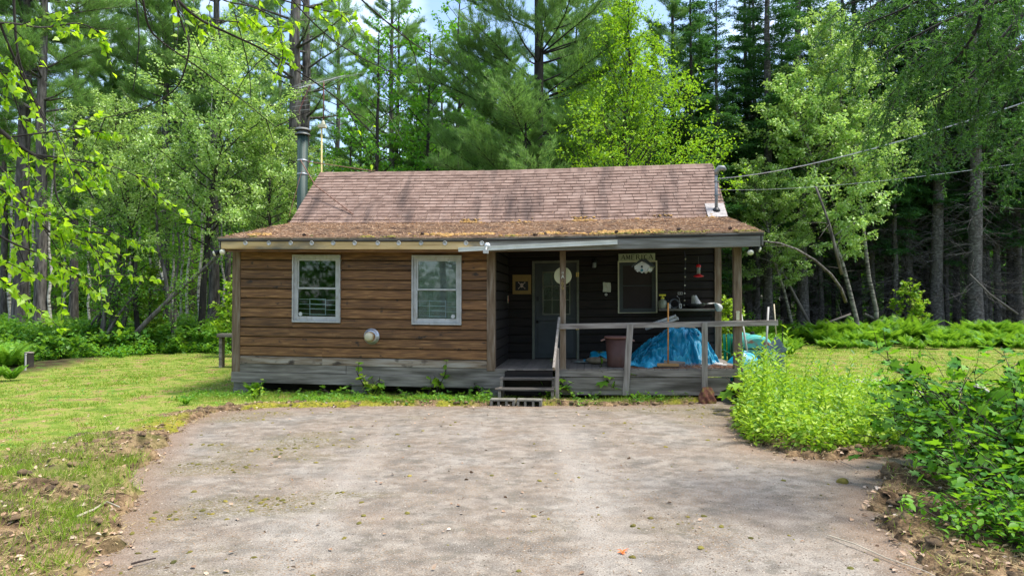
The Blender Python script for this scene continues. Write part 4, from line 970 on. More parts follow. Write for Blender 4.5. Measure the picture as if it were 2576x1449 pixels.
# bin
s_ = (L(1521, 870, .45)[0] + L(1586, 870, .45)[0]) / 2
t = thing('dustbin', s_, .45, FZ, 'big brown plastic dustbin without lid behind the porch rail', 'dustbin')
sub(MB().lathe([(.19, 0), (.195, .02), (.232, .55), (.222, .55), (.185, .03), (0, .03)], (0, 0, 0), 'z', 36), 'body', 'bin', t, smooth=True)
sub(MB().lathe([(.235, .545), (.252, .55), (.256, .575), (.245, .585), (.225, .58)], (0, 0, 0), 'z', 36), 'rim', plain('bin_rim', (.20, .095, .075)), t, smooth=True)
for sx in (-1, 1): sub(MB().tube([(sx * .24, -.07, .53), (sx * .31, -.05, .50), (sx * .31, .05, .50), (sx * .24, .07, .53)], .016, 8), 'handle', plain('bin_handle', (.30, .17, .14)), t, smooth=True)
# tarp over a heap
tx0, tx1 = L(1583, 920, .6)[0], 9.62
SIL_U = [0, .06, .16, .29, .46, .61, .78, .87, .935, 1]; SIL_Z = [.02, .12, .30, .50, .68, .75, .70, .50, .28, .01]
def tarp(u, v):
    wob = .012 * math.sin(9 * v); d = -.14 + 1.72 * v; du = (u - .66) * 2.05; dd = (v - .55) * 1.7
    ang = math.atan2(dd, du); R = math.hypot(du, dd)
    n1 = float(fbm(np.array([u * 6.]), np.array([v * 6.]), 4)[0]) - .5; ang += 1.4 * n1; v0 = v; n2 = float(fbm(np.array([u * 17.]), np.array([v * 13.]), 7)[0]) - .5
    q = abs(v - .55) / (.50 + .05 * math.sin(ang * 9)); w_ = max(0, 1 - q ** 2.1)
    base = float(np.interp(u + wob, SIL_U, SIL_Z)) * w_
    cr = 1 - abs(math.sin(ang * 7 + 2.2 * n1 + 1.0)) ; cr2 = 1 - abs(math.sin(ang * 15 + 5 * n1))
    amp = min(1, R * 1.4) * min(1, base * 5 + .12)
    z = base + amp * (.085 * cr ** 1.6 + .040 * cr2 ** 2 - .05) + .16 * n1 * amp + .05 * n2 * min(1, base * 6 + .3)
    return ((tx1 - tx0) * u + .05 * n1, d - .12 * (cr - .5) * amp * (v < .55), max(z, .004 + .012 * (n2 + .5)))
t = thing('tarpaulin_heap', tx0, .5, FZ, 'blue tarpaulin thrown over a tall heap on the porch', 'tarpaulin')
sub(MB().grid(tarp, 170, 90), 'tarpaulin', 'tarp', t, smooth=True)
sub(MB().grid(lambda u, v: (-.05 + .62 * u, -.18 + .20 * v - .22 * u * (1 - v) + .06 * math.sin(8 * u), .012 + .09 * math.sin(math.pi * v) * (.6 + .4 * math.sin(12 * u)) + .02 * math.sin(20 * v + 9 * u)), 30, 14), 'loose_corner', 'tarp', t, smooth=True)
s_ = 8.95
t = thing('heap_odds', s_, 1.35, FZ + .62, 'grey and tan bundle sticking out above the blue tarpaulin', 'bundle')
sub(MB().grid(lambda u, v: ((u - .5) * .5, .12 * math.sin(v * 6.28), .08 + .07 * math.cos(v * 6.28) * math.sin(u * 3.14) ** .5 + .01 * math.sin(20 * u)), 16, 12), 'cloth', 'tan', t, smooth=True)
t = thing('rolled_awning', L(1618, 820, 1.5)[0], 1.5, L(1618, 822, 1.5)[1], 'pair of grey tubes leaning up behind the porch rail', 'tubes')
e_ = L(1697, 795, 1.5); b_ = L(1618, 822, 1.5); dx_, dz_ = e_[0] - b_[0], e_[1] - b_[1]
for k, q in ((0, 0), (1, .05)): sub(MB().tube([(q, .03 * k, -.05 * k), (dx_ + q, .03 * k, dz_ - .05 * k)], .028, 12).tube([(dx_ + q, .03 * k, dz_ - .05 * k), (dx_ + q + .03, .03 * k, dz_ - .05 * k + .01)], .036, 12), 'tube', 'greypole', t, smooth=True)
# broom, plank, sacks, logs
s_ = L(1681, 925, .10)[0]
t = thing('push_broom', s_, .14, FZ, 'push broom with orange handle leaning on the porch rail', 'broom')
zt_ = L(1681, 762, -.05)[1]
sub(MB().tube([(0, -.02, .06), (L(1681, 763, -.04)[0] - s_, -.17, zt_ - FZ)], .013, 10), 'handle', 'broom', t, smooth=True)
sub(MB().prism([(-.20, .035), (.20, .035), (.20, .085), (.16, .09), (-.16, .09), (-.20, .085)], -.035, .035), 'head', 'broom_head', t, bevel=.004)
sub(MB().box(-.19, .19, -.03, .03, 0, .034), 'bristles', 'bristle', t)
s_ = L(1669, 915, .42)[0]
single(MB().prism([(0, 0), (.40, .0), (.40, .10), (0, .13)], 0, .06), 'timber_offcut', 'rail_wood', s_, .34, FZ, 'grey timber offcut lying behind the broom head', 'timber', bevel=.004)
s_ = L(1500, 910, 1.1)[0]
def sack(u, v):
    a = u * 6.283; b = v * math.pi; r = 1 + .10 * math.sin(3 * a) + .06 * math.sin(5 * a + 4 * b)
    return (.20 * r * math.sin(b) * math.cos(a), .12 * r * math.sin(b) * math.sin(a), .07 + .07 * math.cos(b) + .01 * math.sin(7 * a) * math.sin(b))
single(MB().grid(sack, 22, 12), 'tan_sack', 'tan', s_, 1.0, FZ, 'small tan sack on the porch floor left of the dustbin', 'sack', smooth=True)
single(MB().grid(lambda u, v: ((u - .5) * .62, (v - .5) * .4, .10 + .10 * math.sin(u * 3) * math.sin(v * 3.14) + .03 * math.sin(14 * u + 7 * v) - .10 * (u < .2)), 26, 14), 'tarp_scrap', 'tarp', s_ + .05, 1.35, FZ + .02, 'crumpled blue tarp scrap lying over the tan sack', 'tarpaulin', smooth=True)
single(MB().grid(lambda u, v: ((u - .5) * .36, (v - .5) * .2, .02 + .03 * math.sin(u * 9) ** 2 * math.sin(v * 3.14) + .01 * math.sin(14 * v)), 16, 8), 'rag', pm('pale_rag', [(.12, .14, .12), (.26, .28, .24)], ns=5), L(1468, 905, 1.2)[0], 1.2, FZ, 'pale rag lying on the porch floor below the door', 'rag', smooth=True)
for k, (px, dd, rr, ll) in enumerate(((1812, .62, .035, .26), (1822, .50, .030, .30))):
    s_ = L(px, 905, dd)[0]
    t = thing('cut_log', s_ - .2, dd, FZ + rr, ('thin' if k else 'short') + ' pale cut log ' + ('in front' if k else 'nearest the tarpaulin') + ' at the right end of the porch', 'log', rz=-.5 - .3 * k)
    sub(MB().tube([(0, 0, 0), (ll, 0, 0)], rr, 12), 'bark', 'greypole', t, smooth=True); sub(MB().tube([(ll, 0, 0), (ll + .003, 0, 0)], rr * .9, 12), 'cut_face', 'post_wood', t)
# needles swept along the porch edge
n = 2600; rg = np.random.default_rng(3); ss = 7.7 + 2.1 * rg.random(n) ** .8; dd = .03 + .5 * rg.random(n)
hgt = .035 * np.exp(-((ss - 9.0) / .6) ** 2) * np.exp(-((dd - .3) / .18) ** 2) * 2
PP = np.array([tuple(H(a, b, FZ + .003)) for a, b in zip(ss, dd)]); PP[:, 2] += hgt * rg.random(n)
f = rg.normal(0, 1, (n, 3)); f[:, 2] *= .25
V, Fa = leaves(PP, f, rg.normal(0, 1, (n, 3)), .05 + .04 * rg.random(n), T_BLADE, .006)
tag(npmesh('porch_needle_litter', V, Fa, pm('red_needles', [(.16, .06, .03), (.36, .19, .10)], ns=5, rough=.9, island=.4)), 'reddish brown needles swept along the porch floor edge', 'litter', kind='stuff')
# needles and moss on the lower roof
n = 26000; ss = A0 + .03 + (A1 - A0 - .06) * rg.random(n); q = rg.random(n)
dd = ED + .05 + (BD - ED + .22) * q; dens = .25 + .75 * sstep(.35, .6, fbm(ss * 2.2, dd * 5, 71)) + 1.2 * np.exp(-((dd - BD) / .12) ** 2) * sstep(.3, .6, fbm(ss * 1.3, dd, 5))
k = rg.random(n) < dens * .6; ss, dd = ss[k], dd[k]; n = len(ss)
zz = np.array([roofz(x) for x in dd]) + .022 + .012 * rg.random(n)
PP = np.array([tuple(H(a, b, c)) for a, b, c in zip(ss, dd, zz)]); f = rg.normal(0, 1, (n, 3)); f[:, 2] *= .2
V, Fa = leaves(PP, f, rg.normal(0, .5, (n, 3)) + [0, 0, 1], .05 + .06 * rg.random(n), T_BLADE, .007)
tag(npmesh('roof_needle_litter', V, Fa, pm('tan_needles', [(.36, .22, .12), (.58, .42, .28)], ns=5, rough=.9, island=.35)), 'fallen tan pine needles covering the lower roof', 'litter', kind='stuff')
def roof_moss(name, n, drange, srange, dens_seed, thr, rad, mat, label, seed):
    rg = np.random.default_rng(seed); ss = srange[0] + (srange[1] - srange[0]) * rg.random(n); dd = drange[0] + (drange[1] - drange[0]) * rg.random(n)
    k = fbm(ss * 1.6, dd * 3.0, dens_seed) > thr - .06 * sstep(4, 9, ss); ss, dd = ss[k], dd[k]
    pts = [tuple(H(a, b, roofz(b) + .018)) for a, b in zip(ss, dd)]
    scatter_lumps(name, pts, rad * (.4 + rg.random(len(pts))), mat, .75, label, 'moss', seed)
roof_moss('orange_roof_moss', 2600, (ED + .10, ED + .60), (A0 + .1, A1 - .1), 11, .645, .036, M['moss_orange'], 'orange moss cushions along the eave of the cabin roof', 5)
roof_moss('upper_moss_line', 1700, (BD - .22, BD + .10), (.6, A1 - .3), 14, .60, .030, M['moss_orange'], 'rusty moss line where the lower roof meets the steeper one', 6)
roof_moss('green_roof_moss', 800, (ED + .03, ED + .25), (.3, A1 - .1), 23, .60, .030, M['moss_green'], 'green moss specks at the very edge of the eave', 7)
# pine cones on the lower roof
def cone_mb():
    mb = MB()
    for i in range(6):
        r = .028 * math.sin(.5 + i * .42); mb.lathe([(r * .5, i * .012), (r, i * .012 + .004), (r * .6, i * .012 + .011)], (0, 0, 0), 'z', 7)
    return mb
cm = plain('cone_scales', (.05, .03, .022), .9)
cones = []
for (px, py) in [(760, 585), (1060, 583), (1340, 584), (1370, 587), (1410, 582), (1555, 589), (1623, 586), (1635, 583), (1712, 585), (1840, 576), (1900, 583), (1955, 580)]:
    dd_ = ED + .1 + rs.random() * .6; s_ = L(px, 590, dd_)[0]
    if s_ > A1 - .1: continue
    if not cones: o = cone_mb().build('pine_cone', cm, None)
    else: o = cones[0].copy(); C.objects.link(o)
    cones.append(o); o.location = H(s_, dd_, roofz(dd_) + .045); o.rotation_euler = (1.4, rs.random() * 3, rs.random() * 6); o.scale = (1.25,) * 3
    tag(o, 'dark pine cone lying on the lower roof', 'pine cone', 'pine cones on the lower roof')
# service wires
for k, (a_, e) in enumerate(((H(ms + .05, md - .03, zt_ if False else L(1815, 450, md)[1]), Wp(2750, 200, 6.5)), (H(ms + .06, md - .03, L(1815, 478, md)[1]), Wp(2750, 385, 6.5)))):
    a_, e = Vector(a_), Vector(e); pts = []
    for i in range(25):
        q = i / 24; p = a_.lerp(e, q); p.z -= (.34 if k == 0 else .22) * 4 * q * (1 - q) * .5; pts.append(p)
    o = MB().tube(pts, .0035 if k == 0 else .0032, 6)
    if k == 0:
        for ph in (0, 2.1, 4.2): o.tube([p + Vector((0, .007 * math.cos(i * 1.3 + ph), .007 * math.sin(i * 1.3 + ph))) for i, p in enumerate(pts)], .0026, 5)
    tag(o.build('overhead_cable', M['alu']), 'upper twisted overhead service cable running to the roof mast' if k == 0 else 'lower thin overhead wire running to the roof mast', 'cable')
# television antenna on its mast
s_, z_ = L(807, 433, 4.7)
t = thing('television_antenna', s_, 4.75, 1.6, 'rooftop television antenna with many thin rods on a yellow mast', 'antenna')
zr = L(811, 318, 4.75)[1] - 1.6; ztp = L(811, 205, 4.75)[1] - 1.6
sub(MB().tube([(0, 0, 0), (0, 0, zr)], .022, 10), 'mast', 'ypole', t, smooth=True)
sub(MB().box(-.09, .12, -.06, .06, zr - .05, zr + .04).lathe([(.055, .04), (.05, .09), (.02, .16)], (.04, 0, zr), 'z', 12), 'rotor', 'cream', t, bevel=.006)
sub(MB().tube([(.05, 0, zr + .1), (.05, 0, ztp)], .016, 8), 'upper_mast', 'rust_pole', t, smooth=True)
b0 = Vector((-.40, -.55, ztp - .34)); b1 = Vector((.42, .6, ztp + .34)); sub(MB().tube([b0, b1], .010, 8), 'boom', 'mast', t)
ax = Vector((1.0, -.10, .05)).normalized()
for i in range(6):
    q = .30 + i * .135; c_ = b0.lerp(b1, q); ln = .42 + .42 * q
    sub(MB().tube([c_ - ax * ln * 1.25, c_ + ax * ln * .75], .0038, 5), 'element', 'steel', t)
for i in range(6):
    q = .02 + i * .045; c_ = b0.lerp(b1, q); sub(MB().tube([c_ - ax * .16, c_ + ax * .10], .0032, 5), 'short_element', 'steel', t)
k0 = Vector((.05, 0, ztp - .42)); k1 = Vector((-.42, -.5, ztp - .95)); sub(MB().tube([b0.lerp(b1, .22), k1], .010, 6), 'lower_boom', 'rust_pole', t)
for i in range(6):
    c_ = b0.lerp(b1, .22).lerp(k1, i / 5.5 + .05); sub(MB().tube([c_ - ax * .26, c_ + ax * .30], .004, 5), 'reflector', 'steel', t)
sub(MB().tube([b1, b1 + Vector((.5, 0, -.05)), b1 + Vector((1.2, -.4, -.9)), b1 + Vector((1.9, -.9, -2.1))], .004, 5), 'feed_cable', 'twig', t)
# cinder blocks at the foot of the steps
for k, px in enumerate((1305, 1366)):
    s_ = 5.33 if k == 0 else 5.80
    t = thing('cinder_block', s_, -1.02, 0, ('left' if k == 0 else 'right') + ' cinder block laid hollow side forward at the foot of the steps', 'cinder block')
    mb = MB().box(0, .44, 0, .22, .135, .165)
    for (a, b) in ((0, .045), (.13, .17), (.27, .31), (.395, .44)): mb.box(a, b, 0, .22, -.02, .134)
    sub(mb, 'hollow_body', 'concrete', t, bevel=.006); sub(MB().box(.046, .394, .21, .225, -.02, .13), 'hollow_shade', 'black', t)  # black plate standing in for the shade inside the hollows
# moss clod by the rail post
s_ = L(1779, 985, -.3)[0]
def clod(u, v):
    a = u * 6.283; b = v * math.pi / 2; r = .12 * (1 + .35 * math.sin(2 * a + 1) + .15 * math.sin(5 * a + 6 * b))
    return (r * math.cos(a) * (1 - .55 * v * v), r * .8 * math.sin(a) * math.cos(b * .9), .30 * v + .02 * math.sin(7 * a) * (1 - v))
single(MB().grid(clod, 24, 12), 'rusty_root_clump', pm('root_clump', [(.05, .02, .015), (.15, .06, .04), (.16, .13, .03)], ns=12, rough=1, bump=1, bscale=60), s_, -.28, 0, 'rust brown clump of moss and roots against the right end of the skirting', 'clump', smooth=True)
# yard things at the right behind the porch
def yard(name, px, Y, label, cat, rz=0, zz=0): 
    x = (px - 1288) / F * Y; return empty(name, (x, Y, zz), rz, label, cat)
Yk = 15.6
t = yard('oil_tank', 1903, Yk, 'old turquoise oil tank with rust patches and black strap beside the porch', 'tank', -.10)
prof = []
for i in range(25):
    a = math.pi * i / 24; prof.append((.34 * math.cos(a), .80 + .34 * math.sin(a) * .75))
for i in range(13):
    a = math.pi + math.pi * i / 12; prof.append((.34 * math.cos(a), .38 + .30 * math.sin(a)))
mb = MB(); mb.prism(prof, 0, 1.5); c2 = [(x * .82, .60 + (z - .60) * .84) for x, z in prof]
mb.prism(prof, -.001, 0)
b = len(mb.V); mb.V += [(x, 0, z) for x, z in prof] + [(x * .95, -.05, .6 + (z - .6) * .95) for x, z in prof] + [(x, -.075, z) for x, z in c2]; k = len(prof)
for r_ in (0, 1):
    for j in range(k): mb.Fc.append((b + r_ * k + j, b + r_ * k + (j + 1) % k, b + (r_ + 1) * k + (j + 1) % k, b + (r_ + 1) * k + j))
mb.Fc.append(tuple(range(b + 2 * k, b + 3 * k)))
sub(mb, 'tank_body', 'tank', t, smooth=False)
sub(MB().box(-.32, .35, -.10, -.085, .74, .765).tube([(.35, -.09, .75), (.44, -.05, .80)], .02, 8), 'strap', 'black', t)
for sx in (-.25, .25): 
    for sy in (.15, 1.3): sub(MB().tube([(sx, sy, 0), (sx, sy, .35)], .025, 8), 'leg', 'black', t)
sub(MB().lathe([(.05, 0), (.05, .06), (.03, .07)], (0, .4, 1.05), 'z', 12), 'filler_cap', 'black', t)
def pole(name, p0, p1, Y, r, mat, label, cat):
    a = Vector(Wp(*p0, Y)); b = Vector(Wp(*p1, Y)); a.z = max(a.z, 0)
    t = empty(name, b, 0, label, cat); sub(MB().tube([(0, 0, 0), a - b], [r, r * .85], 10), 'handle', mat, t, smooth=True); return t, a - b
t, v_ = pole('shovel', (1862, 775), (1886, 925), 15.2, .022, 'greypole', 'grey shovel handle leaning on the left of the turquoise tank', 'shovel'); sub(MB().prism([(-.11, -.02), (.11, -.02), (.12, -.25), (0, -.36), (-.12, -.25)], -.01, .01), 'blade', 'mast', t)
t, v_ = pole('pitchfork', (1933, 772), (1924, 925), 15.2, .024, 'greypole', 'weathered fork handle leaning on the right of the turquoise tank', 'fork'); sub(MB().bar((-.1, 0, -.02), (.1, 0, -.02), .015, .02).tube([(-.1, 0, -.02), (-.1, 0, -.3)], .006, 5).tube([(0, 0, -.02), (0, 0, -.3)], .006, 5).tube([(.1, 0, -.02), (.1, 0, -.3)], .006, 5), 'tines', 'mast', t)
a = Vector(Wp(1947, 765, 15.1)); b = Vector(Wp(1953, 848, 15.1))
t = empty('leaf_rake', b, 0, 'leaf rake with pale wooden handle and blue grey fan standing head down', 'rake'); sub(MB().tube([(0, 0, 0), a - b], .013, 10), 'handle', 'woodpole', t, smooth=True)
mb = MB()
for i in range(15): q = (i / 14 - .5); mb.bar((q * .05, 0, 0), (q * .46, -.03 - .05 * abs(q), -.36 + .10 * abs(q)), .022, .004, (0, 1, 0))
mb.bar((-.12, -.02, -.2), (.12, -.02, -.2), .012, .02); sub(mb, 'fan', 'slate', t)
a = Vector(Wp(1972, 806, 15.3)); b = Vector(Wp(1966, 856, 15.3)); b.z = 0
t = empty('black_cart_handle', (b.x, b.y, 0), 0, 'black bent cart handle right of the leaf rake', 'cart'); h_ = a.z
sub(MB().tube([(0, 0, .35), (.03, 0, h_), (-.02, 0, h_ + .02), (-.36, .1, h_ - .01)], .012, 8), 'handle_bar', 'black', t)
sub(MB().prism([(-.35, .1), (.05, .1), (.08, .62), (-.38, .62)], -.02, .45), 'bin', 'slate', t, bevel=.02); sub(MB().lathe([(.10, -.02), (.10, .02)], (-.3, 0, .1), 'y', 16), 'wheel', 'black', t)
# green garden chair
t = yard('garden_chair', 1836, 16.6, 'green plastic garden chair seen from behind beside the porch', 'chair', .25)
mb = MB()
for k in range(4):
    x0 = -.18 + k * .095; mb.grid(lambda u, v, x0=x0: (x0 + .078 * u, .05 - .10 * math.cos((x0 + .04) * 6) + .05 * v, .42 + .62 * v + .06 * math.sin(v * 3.14) - .06 * abs(x0 + .04)), 3, 8)
mb.grid(lambda u, v: (-.24 + .48 * u, .0 - .45 * v, .40 - .03 * math.sin(u * 3.14)), 6, 4); sub(mb, 'shell', 'green_pl', t)
t.children[0].modifiers.new('thick', 'SOLIDIFY').thickness = .012
for sx, sy in ((-.25, .08), (.22, .08), (-.25, -.45), (.22, -.45)): sub(MB().tube([(sx, sy, .42), (sx * 1.3, sy * 1.25, 0)], .018, 8), 'leg', 'green_pl', t)
for sx in (-.26, .23): sub(MB().tube([(sx, .1, .62), (sx * 1.15, -.2, .66), (sx * 1.1, -.45, .60), (sx, -.45, .40)], .018, 8), 'arm_rest', 'green_pl', t)
# blue covered lump at the end of the porch
s_, z_ = L(1832, 884, 1.2)
single(MB().grid(lambda u, v: (.42 * math.sin(v * 1.57) * math.cos(u * 6.283) * (1 + .08 * math.sin(5 * u * 6.28)), .35 * math.sin(v * 1.57) * math.sin(u * 6.283), .80 * math.cos(v * 1.57) ** .8 + .02 * math.sin(18 * u + 7 * v)), 40, 14),
       'covered_mound', 'tarp', s_ + .30, 1.2, 0.02, 'blue tarp covered mound on the ground past the right porch corner', 'tarpaulin', smooth=True)
# rock in the weeds, second stone
def boulder(name, px, py, sx, sy, sz, label, seed):
    x, y = G(px, py); rs = random.Random(seed)
    def f(u, v):
        a = u * 6.283; b = v * 1.571; r = 1 + .16 * math.sin(2 * a + seed) + .08 * math.sin(5 * a + 3 * b) + .08 * float(fbm(np.array([u * 7.]), np.array([v * 5.]), seed)[0])
        if u == 1: return f(0, v)
        return (sx * r * math.cos(b) * math.cos(a), sy * r * math.cos(b) * math.sin(a), sz * (math.sin(b) * (1 + .12 * math.sin(3 * a))) - .04)
    o = MB().grid(f, 36, 12).build(name, M['rock'], smooth=True); o.location = (x, y, gz(x, y)); return tag(o, label, 'rock')
boulder('boulder', 2190, 1000, .85, .5, .34, 'broad grey boulder behind the sunlit weeds', 2)
boulder('boulder', 2440, 985, .40, .3, .20, 'smaller grey stone on the right lawn behind the maple bush', 5)
# stump with white pipe at the left edge, plank bench behind the cabin
x, y = G(72, 932); t = empty('fence_post_stump', (x, y, 0), 0, 'short dark post stump beside the ferns at the left edge', 'post')
sub(MB().tube([(0, 0, -.1), (.01, 0, .42), (.01, 0, .46)], [.115, .105, .09], 14), 'stump', 'bark_dark', t); sub(MB().lathe([(.11, 0), (.115, .03), (0, .045)], (.01, 0, .455), 'z', 14), 'top', 'rail_wood', t)
x, y = G(64, 936); t = empty('white_pipe', (x, y, 0), 0, 'thin white pipe standing in front of the dark post stump', 'pipe'); sub(MB().tube([(0, 0, -.05), (0, 0, .46)], .022, 10), 'tube', 'white', t); sub(MB().lathe([(.028, 0), (.028, .03), (0, .032)], (0, 0, .45), 'z', 10), 'cap', 'greypole', t)
x, y, z = Wp(545, 848, 18.5); t = empty('plank_bench', (x, y, 0), 0, 'weathered plank bench just left of the cabin corner', 'bench')
sub(MB().box(0, 1.2, 0, .3, z, z + .09), 'seat', 'weathered', t); [sub(MB().box(q, q + .08, .05, .25, 0, z - .002), 'leg', 'weathered', t) for q in (.04, 1.0)]
# sticks on the ground
def stick(pp, r, label, name='fallen_stick', mat='stick', z=.02):
    pts = [(*G(*p), z + .012 * (i % 2)) for i, p in enumerate(pp)]; o0 = Vector(pts[0]); mb = MB().tube([Vector(p) - o0 for p in pts], [r * (1 - .6 * i / len(pts)) for i in range(len(pts))], 6)
    o = mb.build(name, M[mat]); o.location = o0; return tag(o, label, 'stick')
stick([(2082, 1352), (2150, 1378), (2230, 1410), (2330, 1449), (2380, 1470)], .006, 'long thin pale stalk lying on the paving at the lower right', 'dry_stalk')
stick([(190, 1342), (235, 1325), (268, 1300), (300, 1318)], .011, 'pale forked stick on the bare bank at the lower left', z=.13)
stick([(330, 1425), (365, 1420), (392, 1410)], .008, 'dark twig on the driveway edge at the lower left', mat='twig_dark')
stick([(2115, 1165), (2140, 1178), (2160, 1186)], .004, 'small curled grey twig on the paving below the weeds', mat='twig')
x, y = G(2121, 1214); o = MB().grid(lambda u, v: (.055 * math.cos(u * 6.28) * math.cos(v * 1.5) * (1 + .3 * math.sin(u * 19)), .05 * math.sin(u * 6.28) * math.cos(v * 1.5), .05 * math.sin(v * 1.5)), 16, 6).build('moss_clod', M['moss_green'], smooth=True); o.location = (x, y, .0)
tag(o, 'dark green moss clod lying alone on the paving at the right', 'moss clod')
x, y = G(1567, 1390); n = 9; rg = np.random.default_rng(8); f = rg.normal(0, 1, (n, 3)); f[:, 2] = .3 * np.abs(f[:, 2])
V, Fa = leaves(np.zeros((n, 3)), f, np.tile([0, 0, 1.], (n, 1)), .05, T_LANCE, .05); o = npmesh('orange_flower', V, Fa, plain('orange_petals', (.75, .16, .03))); o.location = (x, y, .012); tag(o, 'small orange star shaped blossom fallen on the driveway', 'flower')
# ------------------------------------------------------------------ trees
def rnd_unit(rg, n, flat=1.0):
    v = rg.normal(0, 1, (n, 3)); v[:, 2] *= flat; return norm(v)
def curve(p, d, ln, droop, rg, n=5, wob=.08):
    pts = [np.array(p, float)]; d = np.array(d, float); d /= np.linalg.norm(d)
    for i in range(n):
        d = d + rg.normal(0, wob, 3) + np.array([0, 0, -droop / n]); d /= np.linalg.norm(d)
        pts.append(pts[-1] + d * ln / n)
    return pts
def along(pts, q):
    q = q * (len(pts) - 1); i = min(int(q), len(pts) - 2); return pts[i] + (pts[i + 1] - pts[i]) * (q - i), pts[i + 1] - pts[i]
def trunk_pts(h, lean, rg, n=10, wob=.02):
    pts = []; off = np.zeros(2)
    for i in range(n + 1):
        t = i / n; off = off + rg.normal(0, wob * h / n * 3, 2) * (i > 0)
        pts.append(np.array([lean[0] * t ** 1.2 + off[0], lean[1] * t ** 1.2 + off[1], h * t - .3 * (i == 0)]))
    return pts
def broad(seed, h, base, spread, r0, nl, ln_leaf, T=T_OVAL, per=14, up=.5, upk=1.2, lean=(0, 0), droop=.3, prof=None, twigs=7, flat=.6, wob=.02, curve_w=.12, dens=1.0, leaf_dn=.35):
    """tapered trunk with limbs and twigs; returns wood mesh builder and leaf arrays"""
    rg = np.random.default_rng(seed); mb = MB(); tp = trunk_pts(h, lean, rg, 10, wob)
    mb.tube(tp, [r0 * (1.25 if i == 0 else 1) * (1 - i / 10.5) ** .8 + .008 for i in range(11)], 9, False)
    Ps, Fs, Ns = [], [], []; az = rg.random() * 6.28
    for i in range(nl):
        t = base + (1 - base) * ((i + rg.random()) / nl) ** .9; p, dd = along(tp, min(t, .98)); az += 2.4 + rg.normal(0, .4)
        k = (t - base) / (1 - base); ln = spread * (prof(k) if prof else (1 - k) ** .6 * (.55 + .45 * min(1, k * 4))) * rg.uniform(.7, 1.15) + .25
        u = up * (1 + k * upk); d = np.array([math.cos(az), math.sin(az), u]); lim = curve(p, d, ln, droop, rg, 6, curve_w)
        rb = max(.010, r0 * .38 * (1 - t) ** .7 * min(1, ln / spread + .3))
        mb.tube(lim, [rb * (1 - .85 * j / 6) + .004 for j in range(7)], 5, False)
        nt = max(2, int(twigs * ln / spread + 1))
        for j in range(nt + 1):
            q = 1.0 if j == nt else rg.uniform(.22, .98); tp_, td = along(lim, min(q, .999)); td = norm(td)
            sdv = rg.normal(0, 1, 3); sdv[2] = sdv[2] * flat + .15; dv = td * (.9 if j < nt else 2) + norm(sdv)
            tl = ln * rg.uniform(.20, .42) * (1.1 - .4 * q); tw = curve(tp_, dv, tl, droop * 1.2, rg, 3, .15)
            mb.tube(tw, [.008 + rb * .15, .006, .004, .002], 3, False)
            m = max(3, int(per * dens * (.6 + tl / spread * 3.2))); qs = rg.random(m) ** .8
            for q2 in qs:
                c, cd = along(tw, q2 * .999); Ps.append(c); Fs.append(norm(cd))
    P = np.array(Ps); Fd = np.array(Fs); n = len(P)
    P = P + rg.normal(0, .055 * max(1, spread / 2.4), (n, 3)) * np.array([1, 1, .7])
    f = norm(Fd * .5 + rnd_unit(rg, n) * .9 + [0, 0, -leaf_dn]); nr = rg.normal(0, .45, (n, 3)); nr[:, 2] += 1
    V, Fa = leaves(P, f, nr, ln_leaf * rg.uniform(.65, 1.25, n), T)
    return mb, V, Fa
def conifer_wood(seed, h, r0, lean=(0, 0)):
    rg = np.random.default_rng(seed); mb = MB(); tp = trunk_pts(h, lean, rg, 10, .006)
    mb.tube(tp, [r0 * (1.3 if i == 0 else 1) * (1 - i / 10.3) ** .7 + .01 for i in range(11)], 10, False); return rg, mb, tp
